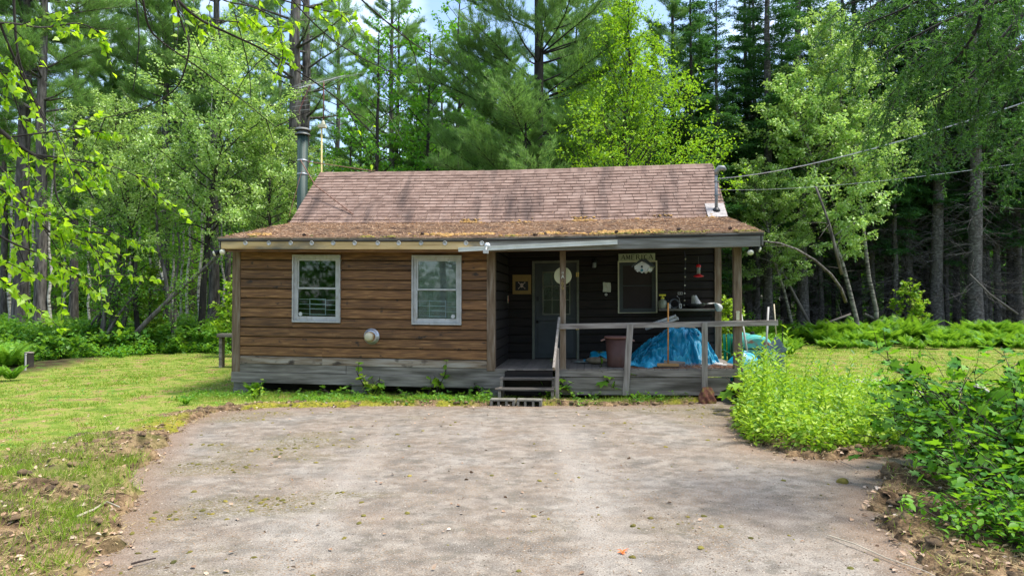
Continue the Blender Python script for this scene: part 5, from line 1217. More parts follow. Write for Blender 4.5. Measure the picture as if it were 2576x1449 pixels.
def pine(seed, h, base, spread, r0, whorls, dead=8, lean=(0, 0), tuft=.30, per=22, thick=1.0, conc=None):
    rg, mb, tp = conifer_wood(seed, h, r0, lean); TP, TD = [], []
    for i in range(whorls):
        k = (i + rg.random() * .6) / whorls; t = base + (1 - base) * k * .985; p, _ = along(tp, min(t, .99))
        for j in range(rg.integers(3, 6)):
            az = rg.random() * 6.28
            if conc is not None and rg.random() < .6: az = conc + rg.normal(0, .7)
            ln = spread * (1 - k * .8) * (.6 + .4 * min(1, k * 5)) * rg.uniform(.55, 1.1)
            lim = curve(p, (math.cos(az), math.sin(az), .12 + .5 * k), ln, -.25, rg, 6, .07)
            rb = max(.014, r0 * .22 * (1 - k * .7)); mb.tube(lim, [rb * (1 - .8 * q / 6) for q in range(7)], 5, False)
            for q in np.linspace(.38, 1, max(4, int(11 * thick * ln / spread + 2))):
                c, cd = along(lim, min(q, .999)); cd = norm(cd); sdv = np.cross(cd, [0, 0, 1])
                for sg_ in (-1, 1):
                    if rg.random() < .85:
                        tl = ln * rg.uniform(.14, .30) * (1.25 - q * .6); e = c + (cd * .8 + sdv * sg_ * rg.uniform(.6, 1.1) + np.array([0, 0, rg.uniform(0, .5)])) * tl
                        mb.tube([c, e], [.008, .004], 3, False)
                        for m in np.linspace(.45, 1, 3): TP.append(c + (e - c) * m); TD.append(norm(e - c) * .7 + np.array([0, 0, .55]))
                TP.append(c); TD.append(cd * .7 + np.array([0, 0, .6]))
    for i in range(dead):
        t = rg.uniform(.12, base + .1); p, _ = along(tp, t); az = rg.random() * 6.28
        mb.tube(curve(p, (math.cos(az), math.sin(az), rg.uniform(-.2, .3)), rg.uniform(.7, 2.4), .15, rg, 4, .12), [.016, .012, .009, .006, .003], 4, False)
    TP = np.array(TP); TD = np.array(TD); n = len(TP)
    P = np.repeat(TP, per, 0); D = np.repeat(TD, per, 0) + rg.normal(0, .55, (n * per, 3)); N = rg.normal(0, 1, (n * per, 3))
    P = P + rg.normal(0, tuft * .18, P.shape)
    V, Fa = leaves(P, norm(D), N, tuft * rg.uniform(.5, 1.1, n * per), T_BLADE, .017)
    return mb, V, Fa
def spruce(seed, h, base, spread, r0, nl, dead=40, lean=(0, 0), droop=.35, per=26, w=.030):
    rg, mb, tp = conifer_wood(seed, h, r0, lean); Ps, Fs = [], []
    for i in range(nl):
        k = (i + rg.random()) / nl; t = base + (1 - base) * k * .99; p, _ = along(tp, min(t, .995)); az = i * 2.4 + rg.normal(0, .5)
        ln = (spread * (1 - k) ** .75 * rg.uniform(.55, 1.15) + .2) * (1 if k > .12 else rg.uniform(.3, .9))
        lim = curve(p, (math.cos(az), math.sin(az), .10 + .4 * k), ln, droop, rg, 5, .06)
        mb.tube(lim, [max(.006, .022 * (1 - k)) * (1 - .8 * q / 5) for q in range(6)], 4, False)
        m = int(per * (ln / spread + .25))
        for q in rg.uniform(.15, 1, m):
            c, cd = along(lim, min(q, .999)); cd = norm(cd); sdv = np.cross(cd, [0, 0, 1]); s_ = rg.choice([-1, 1])
            tl = ln * .42 * (1.1 - q) + .12; e = norm(cd * .8 + sdv * s_ * rg.uniform(.5, 1) + np.array([0, 0, rg.uniform(-.35, .05)]))
            kk = max(2, int(tl / .09))
            for a in range(kk):
                c2 = c + e * tl * a / kk; Ps.append(c2); Fs.append(e + rg.normal(0, .35, 3)); Ps.append(c2); Fs.append(e * .5 + rg.normal(0, .8, 3) * [1, 1, .35])
    for i in range(dead):
        t = rg.uniform(.06, base + .12); p, _ = along(tp, t); az = rg.random() * 6.28; ln = rg.uniform(.5, 1.9)
        lim = curve(p, (math.cos(az), math.sin(az), rg.uniform(-.35, .15)), ln, .3, rg, 4, .12); mb.tube(lim, [.018, .014, .011, .008, .004], 3, False)
        for j in range(4):
            c, cd = along(lim, rg.uniform(.3, .95)); mb.tube([c, c + (norm(cd) + rg.normal(0, .6, 3)) * rg.uniform(.2, .7)], [.008, .004], 3, False)
    P = np.array(Ps); n = len(P); f = norm(np.array(Fs)); nr = rg.normal(0, .5, (n, 3)); nr[:, 2] += 1
    V, Fa = leaves(P + rg.normal(0, .03, (n, 3)), f, nr, rg.uniform(.10, .24, n), T_DIAM, w * 2.2)
    return mb, V, Fa
def make_tree(name, res, bark, leaf, cat, x=0, y=0, rz=0, sc=1.0, label=None, group=None, wood='trunk', crown='crown'):
    t = empty(name, (x, y, gz(x, y) - .05 if abs(x) < 60 else 0), rz, label, cat, group); t.scale = (sc,) * 3
    res[0].build(wood, M[bark] if isinstance(bark, str) else bark, t, smooth=True)
    if len(res) > 1: npmesh(crown, res[1], res[2], M[leaf], t)
    return t
rt = random.Random(11)
def place(src, x, y, rz=None, sc=1.0, label=None, group=None):
    o = copy_tree(src); o.location = (x, y, (gz(x, y) - .05)); o.rotation_euler = (0, 0, rt.random() * 6.28 if rz is None else rz); o.scale = (sc, sc, sc * rt.uniform(.94, 1.06))
    if label: o['label'] = label
    if group: o['group'] = group
    return o
def X(px, Y): return (px - 1288) / F * Y

# --- bright beech just behind the cabin
bp = lambda k: 1.0 * (1 - k) ** .75 * (.8 + .2 * min(1, k * 6))
make_tree('beech_tree', broad(21, 12.8, .05, 5.5, .13, 88, .10, T_OVAL, 27, up=.72, upk=.9, droop=-.20, prof=lambda k: (1 - k) ** .95 * (.8 + .2 * min(1, k * 6)) + .03, twigs=13, flat=.35, curve_w=.05, dens=1.35), 'bark_dark', 'lf_beech', 'tree', X(1592, 24.5), 24.5, 0, 1.0,
          'bright yellow green young beech with rising branches behind the right of the roof')
# --- big white pines
pA = pine(31, 24, .13, 5.8, .27, 30, 10, per=24, tuft=.27, thick=2.3)
pB = pine(32, 22, .36, 4.6, .22, 20, 22, per=20, tuft=.26, thick=1.9)
pC = pine(33, 26, .40, 5.0, .27, 19, 26, per=20, tuft=.26, thick=1.9)
big = make_tree('pine_tree', pA, 'bark_dark', 'lf_pine', 'tree', X(1345, 26.5), 26.5, .6, 1.0, 'massive soft needled pine with low drooping boughs behind the middle of the roof')
pb = make_tree('pine_tree', pB, 'bark_pine', 'lf_pine', 'tree', X(414, 33), 33, 1.0, 1.0); pc = make_tree('pine_tree', pC, 'bark_pine', 'lf_pine', 'tree', X(539, 33), 33, 2.0, .95)
left_pines = [pb, pc]
for px, Y, s_, src in [(103, 27, .85, pc), (51, 28, 1.05, pc), (-40, 29, 1.0, pc), (272, 33, .62, pb), (395, 40, .85, pc), (573, 36, .75, pb), (700, 42, .8, pc), (650, 38, .7, pb),
                       (185, 38, .85, pc), (330, 44, .9, pb), (-120, 34, 1.0, pc), (-200, 28, .9, pb), (480, 46, .9, pc), (10, 40, .9, pb), (235, 50, 1, pc)]:
    left_pines.append(place(src, X(px, Y), Y, None, s_))
label_row(left_pines, 'tall grey barked pine in the left woods, {} from the left', 'pines in the woods left of the cabin')
# --- twin trunk pine behind the chimney
tw = make_tree('pine_tree', pine(35, 27, .42, 4.2, .34, 11, 34, per=14, tuft=.30, thick=.8), 'bark_pine', 'lf_pine', 'tree', X(735, 30), 30, 0, 1.0, 'tall bare trunked pine right behind the chimney pipe, thicker of the close pair')
place(big, X(1325, 25.4), 25.4, 2.2, .43, 'small soft pine with rounded boughs just behind the middle of the ridge')
place(tw, X(768, 31), 31, 2.4, .86, 'slimmer tall pine right behind the chimney pipe, beside the thicker one')
mid = []
for px, Y, s_, src in [(984, 33, .7, pc), (1060, 36, .6, big), (1112, 33, .6, pb), (1180, 38, .7, big), (1265, 33, .62, big), (1450, 31, .66, big), (1480, 42, .9, big), (1690, 34, .8, big), (1540, 40, .85, big), (900, 46, .7, big), (1400, 52, 1, big), (1240, 50, .9, big), (1760, 33, .6, big)]:
    mid.append(place(src, X(px, Y), Y, None, s_))
label_row(mid, 'dark pine standing behind the cabin roof, {} from the left', 'pines behind the cabin')
# --- leafy trees behind the roof
mA = broad(41, 13, .14, 3.4, .13, 46, .13, T_OVAL, 13, up=.4, droop=.3, twigs=8)
mB = broad(42, 10.5, .18, 2.6, .10, 40, .13, T_OVAL, 13, up=.5, droop=.35, twigs=8)
mt = [make_tree('maple_tree', mA, 'bark_dark', 'lf_maple', 'tree', X(960, 27.5), 27.5, 0, 1.0), make_tree('maple_tree', mB, 'bark_dark', 'lf_maple', 'tree', X(1075, 29), 29, 0, 1.25)]
for px, Y, s_, k in [(1150, 31, 1.25, 0), (875, 31, .95, 1), (1010, 36, 1.35, 0), (1230, 33, .9, 1), (1110, 26, .62, 0), (940, 25.5, .62, 1), (1200, 27, .7, 1), (1040, 33, 1.1, 1), (1290, 36, 1.1, 0)]: mt.append(place(mt[k], X(px, Y), Y, None, s_))
label_row(mt, 'leafy maple behind the left half of the roof, {} from the left', 'maples behind the roof')
# --- pale leaved birches left and right
bA = broad(51, 11.2, .33, 4.2, .12, 60, .10, T_OVAL, 27, up=.45, droop=.1, lean=(1.2, 0), twigs=11, flat=.7, dens=1.5)
bt = make_tree('birch_tree', bA, 'bark_dark', 'lf_pale', 'tree', X(500, 25.5), 25.5, 0, 1.05, 'pale leaved spreading birch filling the view left of the chimney')
place(bt, X(690, 27), 27, 2.1, .85, 'smaller pale leaved birch close behind the chimney and left roof edge')
place(bt, X(350, 24.5), 24.5, 4.0, .78, 'pale leaved birch above the multi stemmed clump at the left')
place(bt, X(830, 29), 29, 3.3, .66, 'low pale leaved birch just right of the chimney pipe')
bR = broad(52, 9.8, .30, 3.4, .085, 56, .115, T_OVAL, 26, up=.55, droop=.15, lean=(-2.6, .4), twigs=10, dens=1.6)
t2 = make_tree('birch_tree', bR, 'bark_birch_dim', 'lf_pale', 'tree', X(2165, 29), 29, 0, 1.15, 'sunlit leaning birch right of the roof with its pale trunk bent left')
t3 = make_tree('birch_tree', broad(53, 12.8, .42, 3.5, .085, 52, .115, T_OVAL, 26, up=.6, droop=.1, lean=(-1.9, .3), twigs=10, dens=1.6), 'bark_birch_dim', 'lf_pale', 'tree', X(2205, 30), 30, 0, 1.12,
               'taller sunlit birch rising behind the leaning one on the right')
place(t2, X(2000, 29.5), 29.5, .3, .80, 'low pale birch with bright leaves beside the right end of the roof')
# --- multi stemmed clump at the left
rg = np.random.default_rng(60); mb = MB(); Vs = []
cx, cy = X(300, 24), 24
stems = [(250, 880, 285, 700, 240, 560, .09), (272, 880, 300, 720, 330, 560, .10), (285, 885, 292, 740, 300, 600, .13), (300, 885, 330, 740, 345, 580, .10), (305, 880, 440, 740, 590, 600, .10),
         (255, 875, 300, 790, 360, 700, .06), (235, 880, 262, 760, 215, 640, .07), (440, 740, 395, 620, 385, 480, .07), (440, 745, 452, 650, 440, 560, .06), (205, 870, 240, 800, 310, 720, .05)]
for (x0, y0, x1, y1, x2, y2, r) in stems:
    Yd = 24 + rg.uniform(-.4, .4); pts = [np.array(Wp(x0, y0, Yd)), np.array(Wp((x0 + x1) / 2 - 4, (y0 + y1) / 2, Yd)), np.array(Wp(x1, y1, Yd)), np.array(Wp((x1 + x2) / 2 + 5, (y1 + y2) / 2, Yd)), np.array(Wp(x2, y2, Yd))]
    pts[0][2] = max(-.1, min(pts[0][2], .4)); mb.tube([p - [cx, cy, 0] for p in pts], [r, r * .9, r * .75, r * .6, r * .35], 8, False)
    for q in range(9):
        c, cd = along(pts, rg.uniform(.35, 1)); tw_ = curve(c - [cx, cy, 0], norm(cd) + rg.normal(0, .8, 3), rg.uniform(.6, 1.6), .2, rg, 4, .15); mb.tube(tw_, [.014, .01, .008, .005, .003], 4, False)
        for m in range(60): a, _ = along(tw_, rg.random() * .999); Vs.append(a)
P = np.array(Vs) + rg.normal(0, .14, (len(Vs), 3)); f = rnd_unit(rg, len(P)) + [0, 0, -.3]; nr = rg.normal(0, .45, f.shape) + [0, 0, 1]
V, Fa = leaves(P, f, nr, rg.uniform(.06, .11, len(P)), T_OVAL)
t = empty('birch_clump', (cx, cy, 0), 0, 'multi stemmed grey clump of leaning trunks at the back of the left lawn', 'tree'); mb.build('trunk', M['bark_pine'], t, smooth=True); npmesh('crown', V, Fa, M['lf_mid'], t)
# slim pale birch stems in the left woods
sl = []
def slim(seed, h, r, leafy): return broad(seed, h, .55, 1.6, r, 16, .09, T_OVAL, 12 if leafy else 3, up=.8, lean=(.4, 0), twigs=5)
s1 = make_tree('slim_birch', slim(61, 11, .07, True), 'bark_birch', 'lf_mid', 'tree', X(500, 30), 30)
sl.append(s1)
for px, Y, s_ in [(470, 31, .9), (395, 30, .8), (120, 27, .9), (345, 33, 1), (20, 29, 1), (220, 31, .8), (610, 31, .8), (560, 35, .9), (430, 34, 1), (375, 37, 1), (290, 35, .9), (455, 38, 1), (520, 39, 1), (160, 33, .9), (75, 33, 1), (600, 37, 1), (330, 39, 1)]: sl.append(place(s1, X(px, Y), Y, None, s_))
label_row(sl, 'slim pale birch stem in the left woods, {} from the left', 'slim birches in the left woods')
# --- spruces of the right woods
sA = spruce(71, 21, .20, 2.7, .19, 130, 110, per=30); sB = spruce(72, 18, .24, 2.3, .14, 110, 120, per=30); sC = spruce(73, 23, .34, 2.8, .26, 100, 130, per=30); sD = spruce(74, 15, .14, 2.4, .12, 115, 60, per=30)
a = make_tree('spruce_tree', sC, 'bark_spruce', 'lf_spruce', 'tree', X(2454, 32), 32, 0, 1.2, 'thick grey mottled spruce trunk at the far right, above the ferns')
a2 = make_tree('spruce_tree', sA, 'bark_spruce', 'lf_spruce', 'tree', X(1931, 32), 32, 1, 1.15, 'grey mottled spruce just right of the porch corner, thicker of a pair')
a3 = place(a2, X(1903, 34), 34, 3, .92, 'slimmer grey spruce just right of the porch corner, left of the pair')
b = make_tree('spruce_tree', sB, 'bark_spruce', 'lf_spruce', 'tree', X(2250, 33), 33, 2, .95); d_ = make_tree('spruce_tree', sD, 'bark_dark', 'lf_spruce', 'tree', X(1740, 30), 30, 0, 1.1)
row = [b]
for px, Y, s_, src in [(2508, 34, 1.1, b), (2560, 35, 1.15, a2), (2650, 32, 1.1, b), (2380, 34, .85, b)]: row.append(place(src, X(px, Y), Y, None, s_))
label_row(row, 'slender spruce trunk at the edge of the right woods, {} from the left', 'edge spruces on the right')
back = [d_]
spots = [(1805, 31), (1770, 35), (1850, 36), (1890, 39), (1985, 33), (2010, 37), (2040, 31), (2075, 40), (2120, 34), (2145, 42), (2180, 36), (2227, 31), (2265, 38), (2300, 33), (2328, 30),
         (2350, 40), (2400, 35), (2430, 42), (2480, 34), (2530, 38), (2590, 33), (2620, 40), (1690, 44), (1640, 50), (1720, 52), (1960, 46), (2090, 50), (2210, 48), (2330, 50), (2460, 52), (2570, 48), (1830, 48), (2040, 54), (2280, 58), (2500, 60), (1900, 58), (2160, 60), (2400, 60), (2690, 36), (2720, 44), (2800, 34), (1875, 30), (1965, 31), (2025, 29), (2062, 30), (2190, 29), (2280, 29), (2315, 31), (2365, 28), (2415, 30), (2485, 29), (2540, 31), (2105, 31), (2150, 32)]
for i, (px, Y) in enumerate(spots):
    src = [b, a2, d_, a, b][i % 5]; Y = Y + (5 if px > 1850 else 0); back.append(place(src, X(px + rt.uniform(-9, 9), Y), Y, None, rt.uniform(.72, 1.0) * (Y / (Y - 4))))
label_row(back, 'dark spruce deep in the right woods, {} from the left', 'spruces of the right woods')
# --- far trees behind the left and middle woods
far = []
for i in range(26):
    px = -150 + i * 72 + rt.uniform(-25, 25); Y = rt.uniform(44, 60); src = [d_, b, pb, mt[0], pc][i % 5]
    far.append(place(src, X(px, Y), Y, None, rt.uniform(.72, .95)))
kinds = {}
for o in far: kinds.setdefault(o.name.split('.')[0], []).append(o)
for k, v in kinds.items():
    c_ = {'spruce_tree': 'spruce', 'pine_tree': 'pine', 'maple_tree': 'maple'}[k]; label_row(v, 'far ' + c_ + ' at the back of the left and middle woods, {} of its kind', 'far ' + c_ + 's of the left woods')
# leaning and fallen trunks on the right
def log(name, pts, r0, r1, label, mat='bark_pine', twigs=0, seed=1, cat='tree trunk'):
    rg = np.random.default_rng(seed); pts = [Vector(Wp(*p)) for p in pts]; o0 = pts[0].copy(); mb = MB()
    mb.tube([p - o0 for p in pts], [r0 + (r1 - r0) * i / (len(pts) - 1) for i in range(len(pts))], 9)
    for i in range(twigs):
        c, cd = along([np.array(p - o0) for p in pts], rg.random() * .99); mb.tube(curve(c, rg.normal(0, 1, 3) * [1, 1, .6], rg.uniform(.3, 1.2), .2, rg, 3), [.012, .009, .006, .003], 4, False)
    o = mb.build(name, M[mat], smooth=True); o.location = o0; return tag(o, label, cat)
log('leaning_birch', [(1917, 607, 24), (1960, 612, 24), (2005, 628, 24.3), (2050, 655, 24.6), (2090, 690, 24.9), (2115, 725, 25.2), (2128, 760, 25.4)],   .03, .06, 'arching pale birch trunk reaching left towards the porch roof corner', twigs=5)
log('leaning_birch', [(2052, 470, 25), (2085, 560, 25), (2100, 620, 25), (2118, 690, 25.2)], .035, .06, 'short bent birch trunk left of the tall leaning one', twigs=4, seed=4)
log('fallen_log', [(1955, 660, 31), (2000, 745, 31), (2045, 830, 31)], .05, .08, 'thin fallen trunk leaning to the left in the right woods', 'twig', 6, 3)
log('fallen_log', [(2175, 790, 30), (2230, 815, 30), (2265, 835, 30)], .06, .09, 'fallen dark trunk lying right of the leaning birch base', 'bark_pine', 4, 5)
log('fallen_log', [(2010, 830, 30), (2080, 812, 30), (2140, 790, 30)], .03, .05, 'thin fallen pole rising to the right behind the ferns', 'twig', 5, 6)
log('fallen_log', [(2440, 690, 31), (2490, 740, 31), (2560, 790, 31)], .03, .05, 'thin fallen pole right of the thick spruce trunk', 'twig', 5, 7)
log('fallen_log', [(320, 842, 30), (400, 838, 30), (478, 838, 30)], .09, .08, 'pale fallen log lying among the brush in the left woods', 'stick', 4, 8)
log('fallen_log', [(245, 838, 29), (290, 832, 29)], .09, .08, 'short pale log behind the multi stemmed clump', 'stick', 2, 9)
log('leaning_birch', [(395, 650, 29), (425, 740, 29), (455, 820, 29)], .06, .10, 'pale trunk leaning left behind the multi stemmed clump', 'bark_birch', 4, 12)
# brush pile
rg = np.random.default_rng(9); mb = MB()
for i in range(260):
    p = np.array([rg.normal(0, 1.1), rg.normal(0, .6), abs(rg.normal(0, .45))]); mb.tube(curve(p, rg.normal(0, 1, 3) * [1, .6, .4], rg.uniform(.5, 1.8), .1, rg, 3, .15), [.014, .010, .007, .003], 3, False)
o = mb.build('brush_pile', M['twig']); o.location = (X(440, 29), 29, .1); tag(o, 'heap of dry brown brush in the left woods', 'brush pile')
# woodland understorey: nobody could count it
def carpet(name, n, region, hgt, T, size, mat, label, seed, cat='undergrowth', clump=.5):
    rg = np.random.default_rng(seed); x, y = region(rg, n); k = fbm(x * .8, y * .8, seed) > clump - .12 * rg.random(n); x, y = x[k], y[k]; n = len(x)
    z = gheight(x, y) + hgt * (.25 + fbm(x * 1.1, y * 1.1, seed + 5)) * rg.random(n) ** .7
    f = rnd_unit(rg, n, .5); nr = rg.normal(0, .5, (n, 3)); nr[:, 2] += 1
    V, Fa = leaves(np.stack([x, y, z], 1), f, nr, rg.uniform(size * .6, size * 1.3, n), T)
    return tag(npmesh(name, V, Fa, M[mat]), label, cat, kind='stuff')
def reg(px0, px1, Y0, Y1): 
    def f(rg, n):
        y = Y0 + (Y1 - Y0) * rg.random(n) ** 1.3; return X(px0 + (px1 - px0) * rg.random(n), y), y
    return f
carpet('left_undergrowth', 90000, reg(-80, 640, 23.8, 44), 1.2, T_OVAL, .13, 'lf_mid', 'low leafy undergrowth along the back of the left lawn', 81, clump=.45)
carpet('middle_undergrowth', 26000, reg(600, 1900, 29, 50), 1.6, T_OVAL, .13, 'lf_mid', 'leafy undergrowth in the woods behind the cabin', 82)
carpet('right_undergrowth', 22000, reg(1880, 2700, 31, 55), .7, T_OVAL, .12, 'lf_mid', 'sparse low undergrowth between the trunks of the right woods', 83, clump=.55)
carpet('right_understorey', 70000, reg(1650, 2720, 40, 62), 11, T_DIAM, .26, 'lf_maple', 'green understorey foliage deep between the trunks of the right woods', 86, clump=.50)
carpet('left_understorey', 80000, reg(-120, 1300, 40, 62), 13, T_DIAM, .26, 'lf_mid', 'light green understorey foliage deep in the left and middle woods', 88, clump=.48)
# distant wood: crowns that read as one mass
rg = np.random.default_rng(84); n = 190000; a = rg.uniform(-.85, .95, n); y = rg.uniform(62, 80, n); x = a * y
top = 15 + 9 * fbm(a * 9, a * 3, 4) + 5 * sstep(.2, .4, a) - 7 * sstep(-.12, -.28, a) * sstep(-.5, -.32, a)
z = rg.random(n) ** .8 * top * .9; k = fbm(x * .35, z * .35, 8) > .36; x, y, z = x[k], y[k], z[k]; n = len(x)
V, Fa = leaves(np.stack([x, y, z], 1), rnd_unit(rg, n), rg.normal(0, 1, (n, 3)) + [0, -.5, .6], rg.uniform(.35, .9, n), T_DIAM)
tag(npmesh('distant_woods', V, Fa, M['lf_maple']), 'far green wood filling the view between the trunks', 'woods', kind='stuff')
rg = np.random.default_rng(85); mb = MB()
for i in range(160):
    yy_ = rg.uniform(58, 78); xx_ = rg.uniform(-.8, .9) * yy_; mb.tube([(xx_, yy_, -.2), (xx_ + rg.normal(0, .3), yy_, rg.uniform(9, 16))], [rg.uniform(.1, .22), .06], 6, False)
tag(mb.build('distant_trunks', M['bark_dark']), 'dark trunks of the far wood seen between the nearer trees', 'woods', kind='stuff')

rg = np.random.default_rng(87); n = 42000; yy = 4.6 + 24 * rg.random(n) ** 1.2; xx = (rg.random(n) * 1.9 - .95) * yy * .95
sd, sde, dm, fm, hh = ground_fields(xx, yy); ok = (sde > .1) & (dm < .4) & (fm < .4) & ~in_house(xx, yy) & (fbm(xx * 1.9, yy * 1.9, 44) > .55); xx, yy, hh = xx[ok], yy[ok], hh[ok]; n = len(xx)
f = rnd_unit(rg, n, .4); nr = rg.normal(0, .35, (n, 3)); nr[:, 2] += 1
V, Fa = leaves(np.stack([xx, yy, hh + .01 + .06 * rg.random(n)], 1), f, nr, rg.uniform(.02, .05, n), T_OVAL); tag(npmesh('lawn_clover', V, Fa, M['lf_mid']), 'patches of clover and small weeds in the lawn', 'clover', kind='stuff')
# ------------------------------------------------------------------ shrubs at the back of the left lawn
def shrub(seed, h, w, leaf, T, n, stems=9):
    rg = np.random.default_rng(seed); mb = MB(); Ps = []
    for i in range(stems):
        az = rg.random() * 6.28; st_ = curve((rg.normal(0, w * .12), rg.normal(0, w * .12), -.05), (math.cos(az) * w / h * .8, math.sin(az) * w / h * .8, 1), h * rg.uniform(.6, 1.05), .35, rg, 5, .12)
        mb.tube(st_, [.010, .009, .007, .006, .004, .002], 4, False)
        for j in range(6):
            c, cd = along(st_, rg.uniform(.2, .95)); tw_ = curve(c, norm(cd) + rg.normal(0, .8, 3), h * rg.uniform(.15, .35), .3, rg, 3); mb.tube(tw_, [.005, .004, .003, .0015], 3, False)
            for m in range(max(2, n // (stems * 6))): q, _ = along(tw_, rg.random() * .999); Ps.append(q)
    P = np.array(Ps) + rg.normal(0, .04 * w, (len(Ps), 3)); f = rnd_unit(rg, len(P), .5) + [0, 0, -.15]; nr = rg.normal(0, .35, (len(P), 3)); nr[:, 2] += 1
    P[:, 2] = np.maximum(P[:, 2], .03)
    V, Fa = leaves(P, f, nr, leaf * rg.uniform(.6, 1.25, len(P)), T); return mb, V, Fa
shA = make_tree('leafy_shrub', shrub(91, 1.15, 1.2, .12, T_MAPLE, 800, 11), 'twig_dark', 'lf_mid', 'shrub', X(250, 23), 23, wood='stems', crown='leaves')
shB = make_tree('leafy_shrub', shrub(92, .9, 1.4, .10, T_OVAL, 1200, 13), 'twig_dark', 'lf_bush', 'shrub', X(330, 22.6), 22.6, wood='stems', crown='leaves')
ls = [shA, shB]
for px, Y, s_, k in [(130, 21, 1.0, 0), (190, 21.8, .9, 1), (300, 23.5, 1.1, 0), (390, 23.6, 1, 1), (430, 24.2, 1.0, 0), (470, 24, .9, 1), (510, 24.3, 1.1, 0), (548, 24, 1, 1), (575, 23.6, .7, 0), (80, 20.5, .8, 1), (350, 24.2, 1.2, 0), (225, 23.6, 1.3, 1), (160, 23.5, 1.3, 0), (460, 26, 1.3, 0), (110, 24.5, 1.4, 1), (30, 22, 1.1, 0)]:
    ls.append(place(ls[k], X(px, Y), Y, None, s_))
label_row(ls, 'low green shrub along the back of the left lawn, {} from the left', 'shrubs behind the left lawn')
ys = make_tree('young_maple', broad(93, 2.9, .12, .9, .025, 22, .12, T_MAPLE, 8, up=.7, twigs=5), 'twig_dark', 'lf_weed', 'sapling', X(372, 25), 25, 0, 1, 'bright young maple sapling lit up in the left woods')
place(ys, X(590, 22), 22, 1, .8, 'young sapling growing against the left end of the cabin')
place(ys, X(1835, 21), 21, 2, .62, 'bright young maple sapling seen between the two right porch posts')
place(ys, X(2290, 30), 30, 3, .9, 'bright maple sapling deep between the right trunks')
# ------------------------------------------------------------------ ferns
def fern(seed, h, nf=11):
    rg = np.random.default_rng(seed); Ps, Fd, Nr, Sz = [], [], [], []
    for i in range(nf):
        az = i * 6.28 / nf + rg.normal(0, .25); ln = h * rg.uniform(.8, 1.2); pts = curve((0, 0, 0), (math.cos(az) * .45, math.sin(az) * .45, 1), ln, 1.25, rg, 8, .03)
        m = 22
        for j in range(m):
            q = .12 + .87 * j / m; c, cd = along(pts, q); cd = norm(cd); sdv = norm(np.cross(cd, [0, 0, 1])); w_ = math.sin(min(1, (q + .12)) ** .8 * math.pi) ** .7
            for s_ in (-1, 1): Ps.append(c); Fd.append(sdv * s_ + cd * .35 + [0, 0, -.12]); Nr.append(np.cross(sdv, cd) + rg.normal(0, .12, 3)); Sz.append(ln * .20 * w_ + .01)
    return leaves(np.array(Ps), np.array(Fd), np.array(Nr), np.array(Sz), T_LANCE, np.array(Sz) * .95)
fv = [fern(s_, .75) for s_ in (1, 2, 3)]
parts = []; rg = np.random.default_rng(12)
for i in range(330):
    if i < 270: Y = rg.uniform(25.6, 29.5); px = rg.uniform(1890, 2640)
    elif i < 305: Y = rg.uniform(17.5, 22); px = rg.uniform(-60, 60)
    else: Y = rg.uniform(22, 27); px = rg.uniform(1820, 1990)
    x = X(px, Y)
    if i < 270 and float(fbm(np.array([x * .55]), np.array([Y * .55]), 15)[0]) < .40: continue
    sc_ = rg.uniform(.7, 1.25) * ((.55 + 1.1 * (Y - 25.6) / 3.9) * rg.uniform(.8, 1.25) if i < 270 else 1); a_ = rg.random() * 6.28; V, Fa = fv[i % 3]; c_, s_ = math.cos(a_) * sc_, math.sin(a_) * sc_
    parts.append((np.stack([x + V[:, 0] * c_ - V[:, 1] * s_, Y + V[:, 0] * s_ + V[:, 1] * c_, gz(x, Y) + V[:, 2] * sc_], 1), Fa))
V, Fa = merge(parts); tag(npmesh('fern_bed', V, Fa, M['lf_fern']), 'dense bed of bright green ferns along the edge of the right lawn', 'ferns', kind='stuff')
def fern_thing(px, Y, sc_, label, src=[None]):
    if src[0] is None:
        o = empty('fern', (0, 0, 0), 0, label, 'fern'); npmesh('fronds', *fern(7, .85, 13), M['lf_fern'], o); MB().tube([(0, 0, -.02), (0, 0, .05)], .02, 6).build('root_crown', M['twig_dark'], o); src[0] = o
    else: o = copy_tree(src[0])
    x = X(px, Y); o.location = (x, Y, gz(x, Y)); o.scale = (sc_,) * 3; o.rotation_euler = (0, 0, px); o['label'] = label
fern_thing(2230, 27.5, 1.5, 'tall upright fern standing above the fern bed on the right')
fern_thing(30, 15.6, .62, 'bright fern at the left edge beside the dark post stump'); fern_thing(-15, 15.2, .6, 'bright fern cut off by the left picture edge')
fern_thing(640, 13.35, .42, 'small fern under the left end of the cabin'); fern_thing(470, 12.0, .22, 'tiny bright fern sprout at the corner of the driveway')
# ------------------------------------------------------------------ weeds
def weed(seed, h, T=T_LANCE, leaf=.10, n=34, top=True):
    rg = np.random.default_rng(seed); mb = MB(); st_ = curve((0, 0, -.02), (rg.normal(0, .1), rg.normal(0, .1), 1), h, .1, rg, 6, .05); mb.tube(st_, [.005, .005, .004, .004, .003, .002, .001], 4, False)
    q = np.linspace(.10, 1, n); P = np.array([along(st_, min(x_, .999))[0] for x_ in q]); az = np.arange(n) * 2.4 + rg.normal(0, .3, n)
    f = np.stack([np.cos(az), np.sin(az), .35 + .5 * q], 1); nr = np.stack([-np.cos(az) * .4, -np.sin(az) * .4, np.ones(n)], 1) + rg.normal(0, .25, (n, 3))
    sz = leaf * (1.15 - .55 * q) * rg.uniform(.8, 1.25, n); return (mb, *leaves(P, f, nr, sz, T, sz * 1.35))
wk = [make_tree('goldenrod_plant', weed(100 + i, hh_), 'lf_weed', 'lf_weed', 'weed', 0, 0, wood='stem', crown='leaves') for i, hh_ in enumerate((.75, .6, .9, .45))]
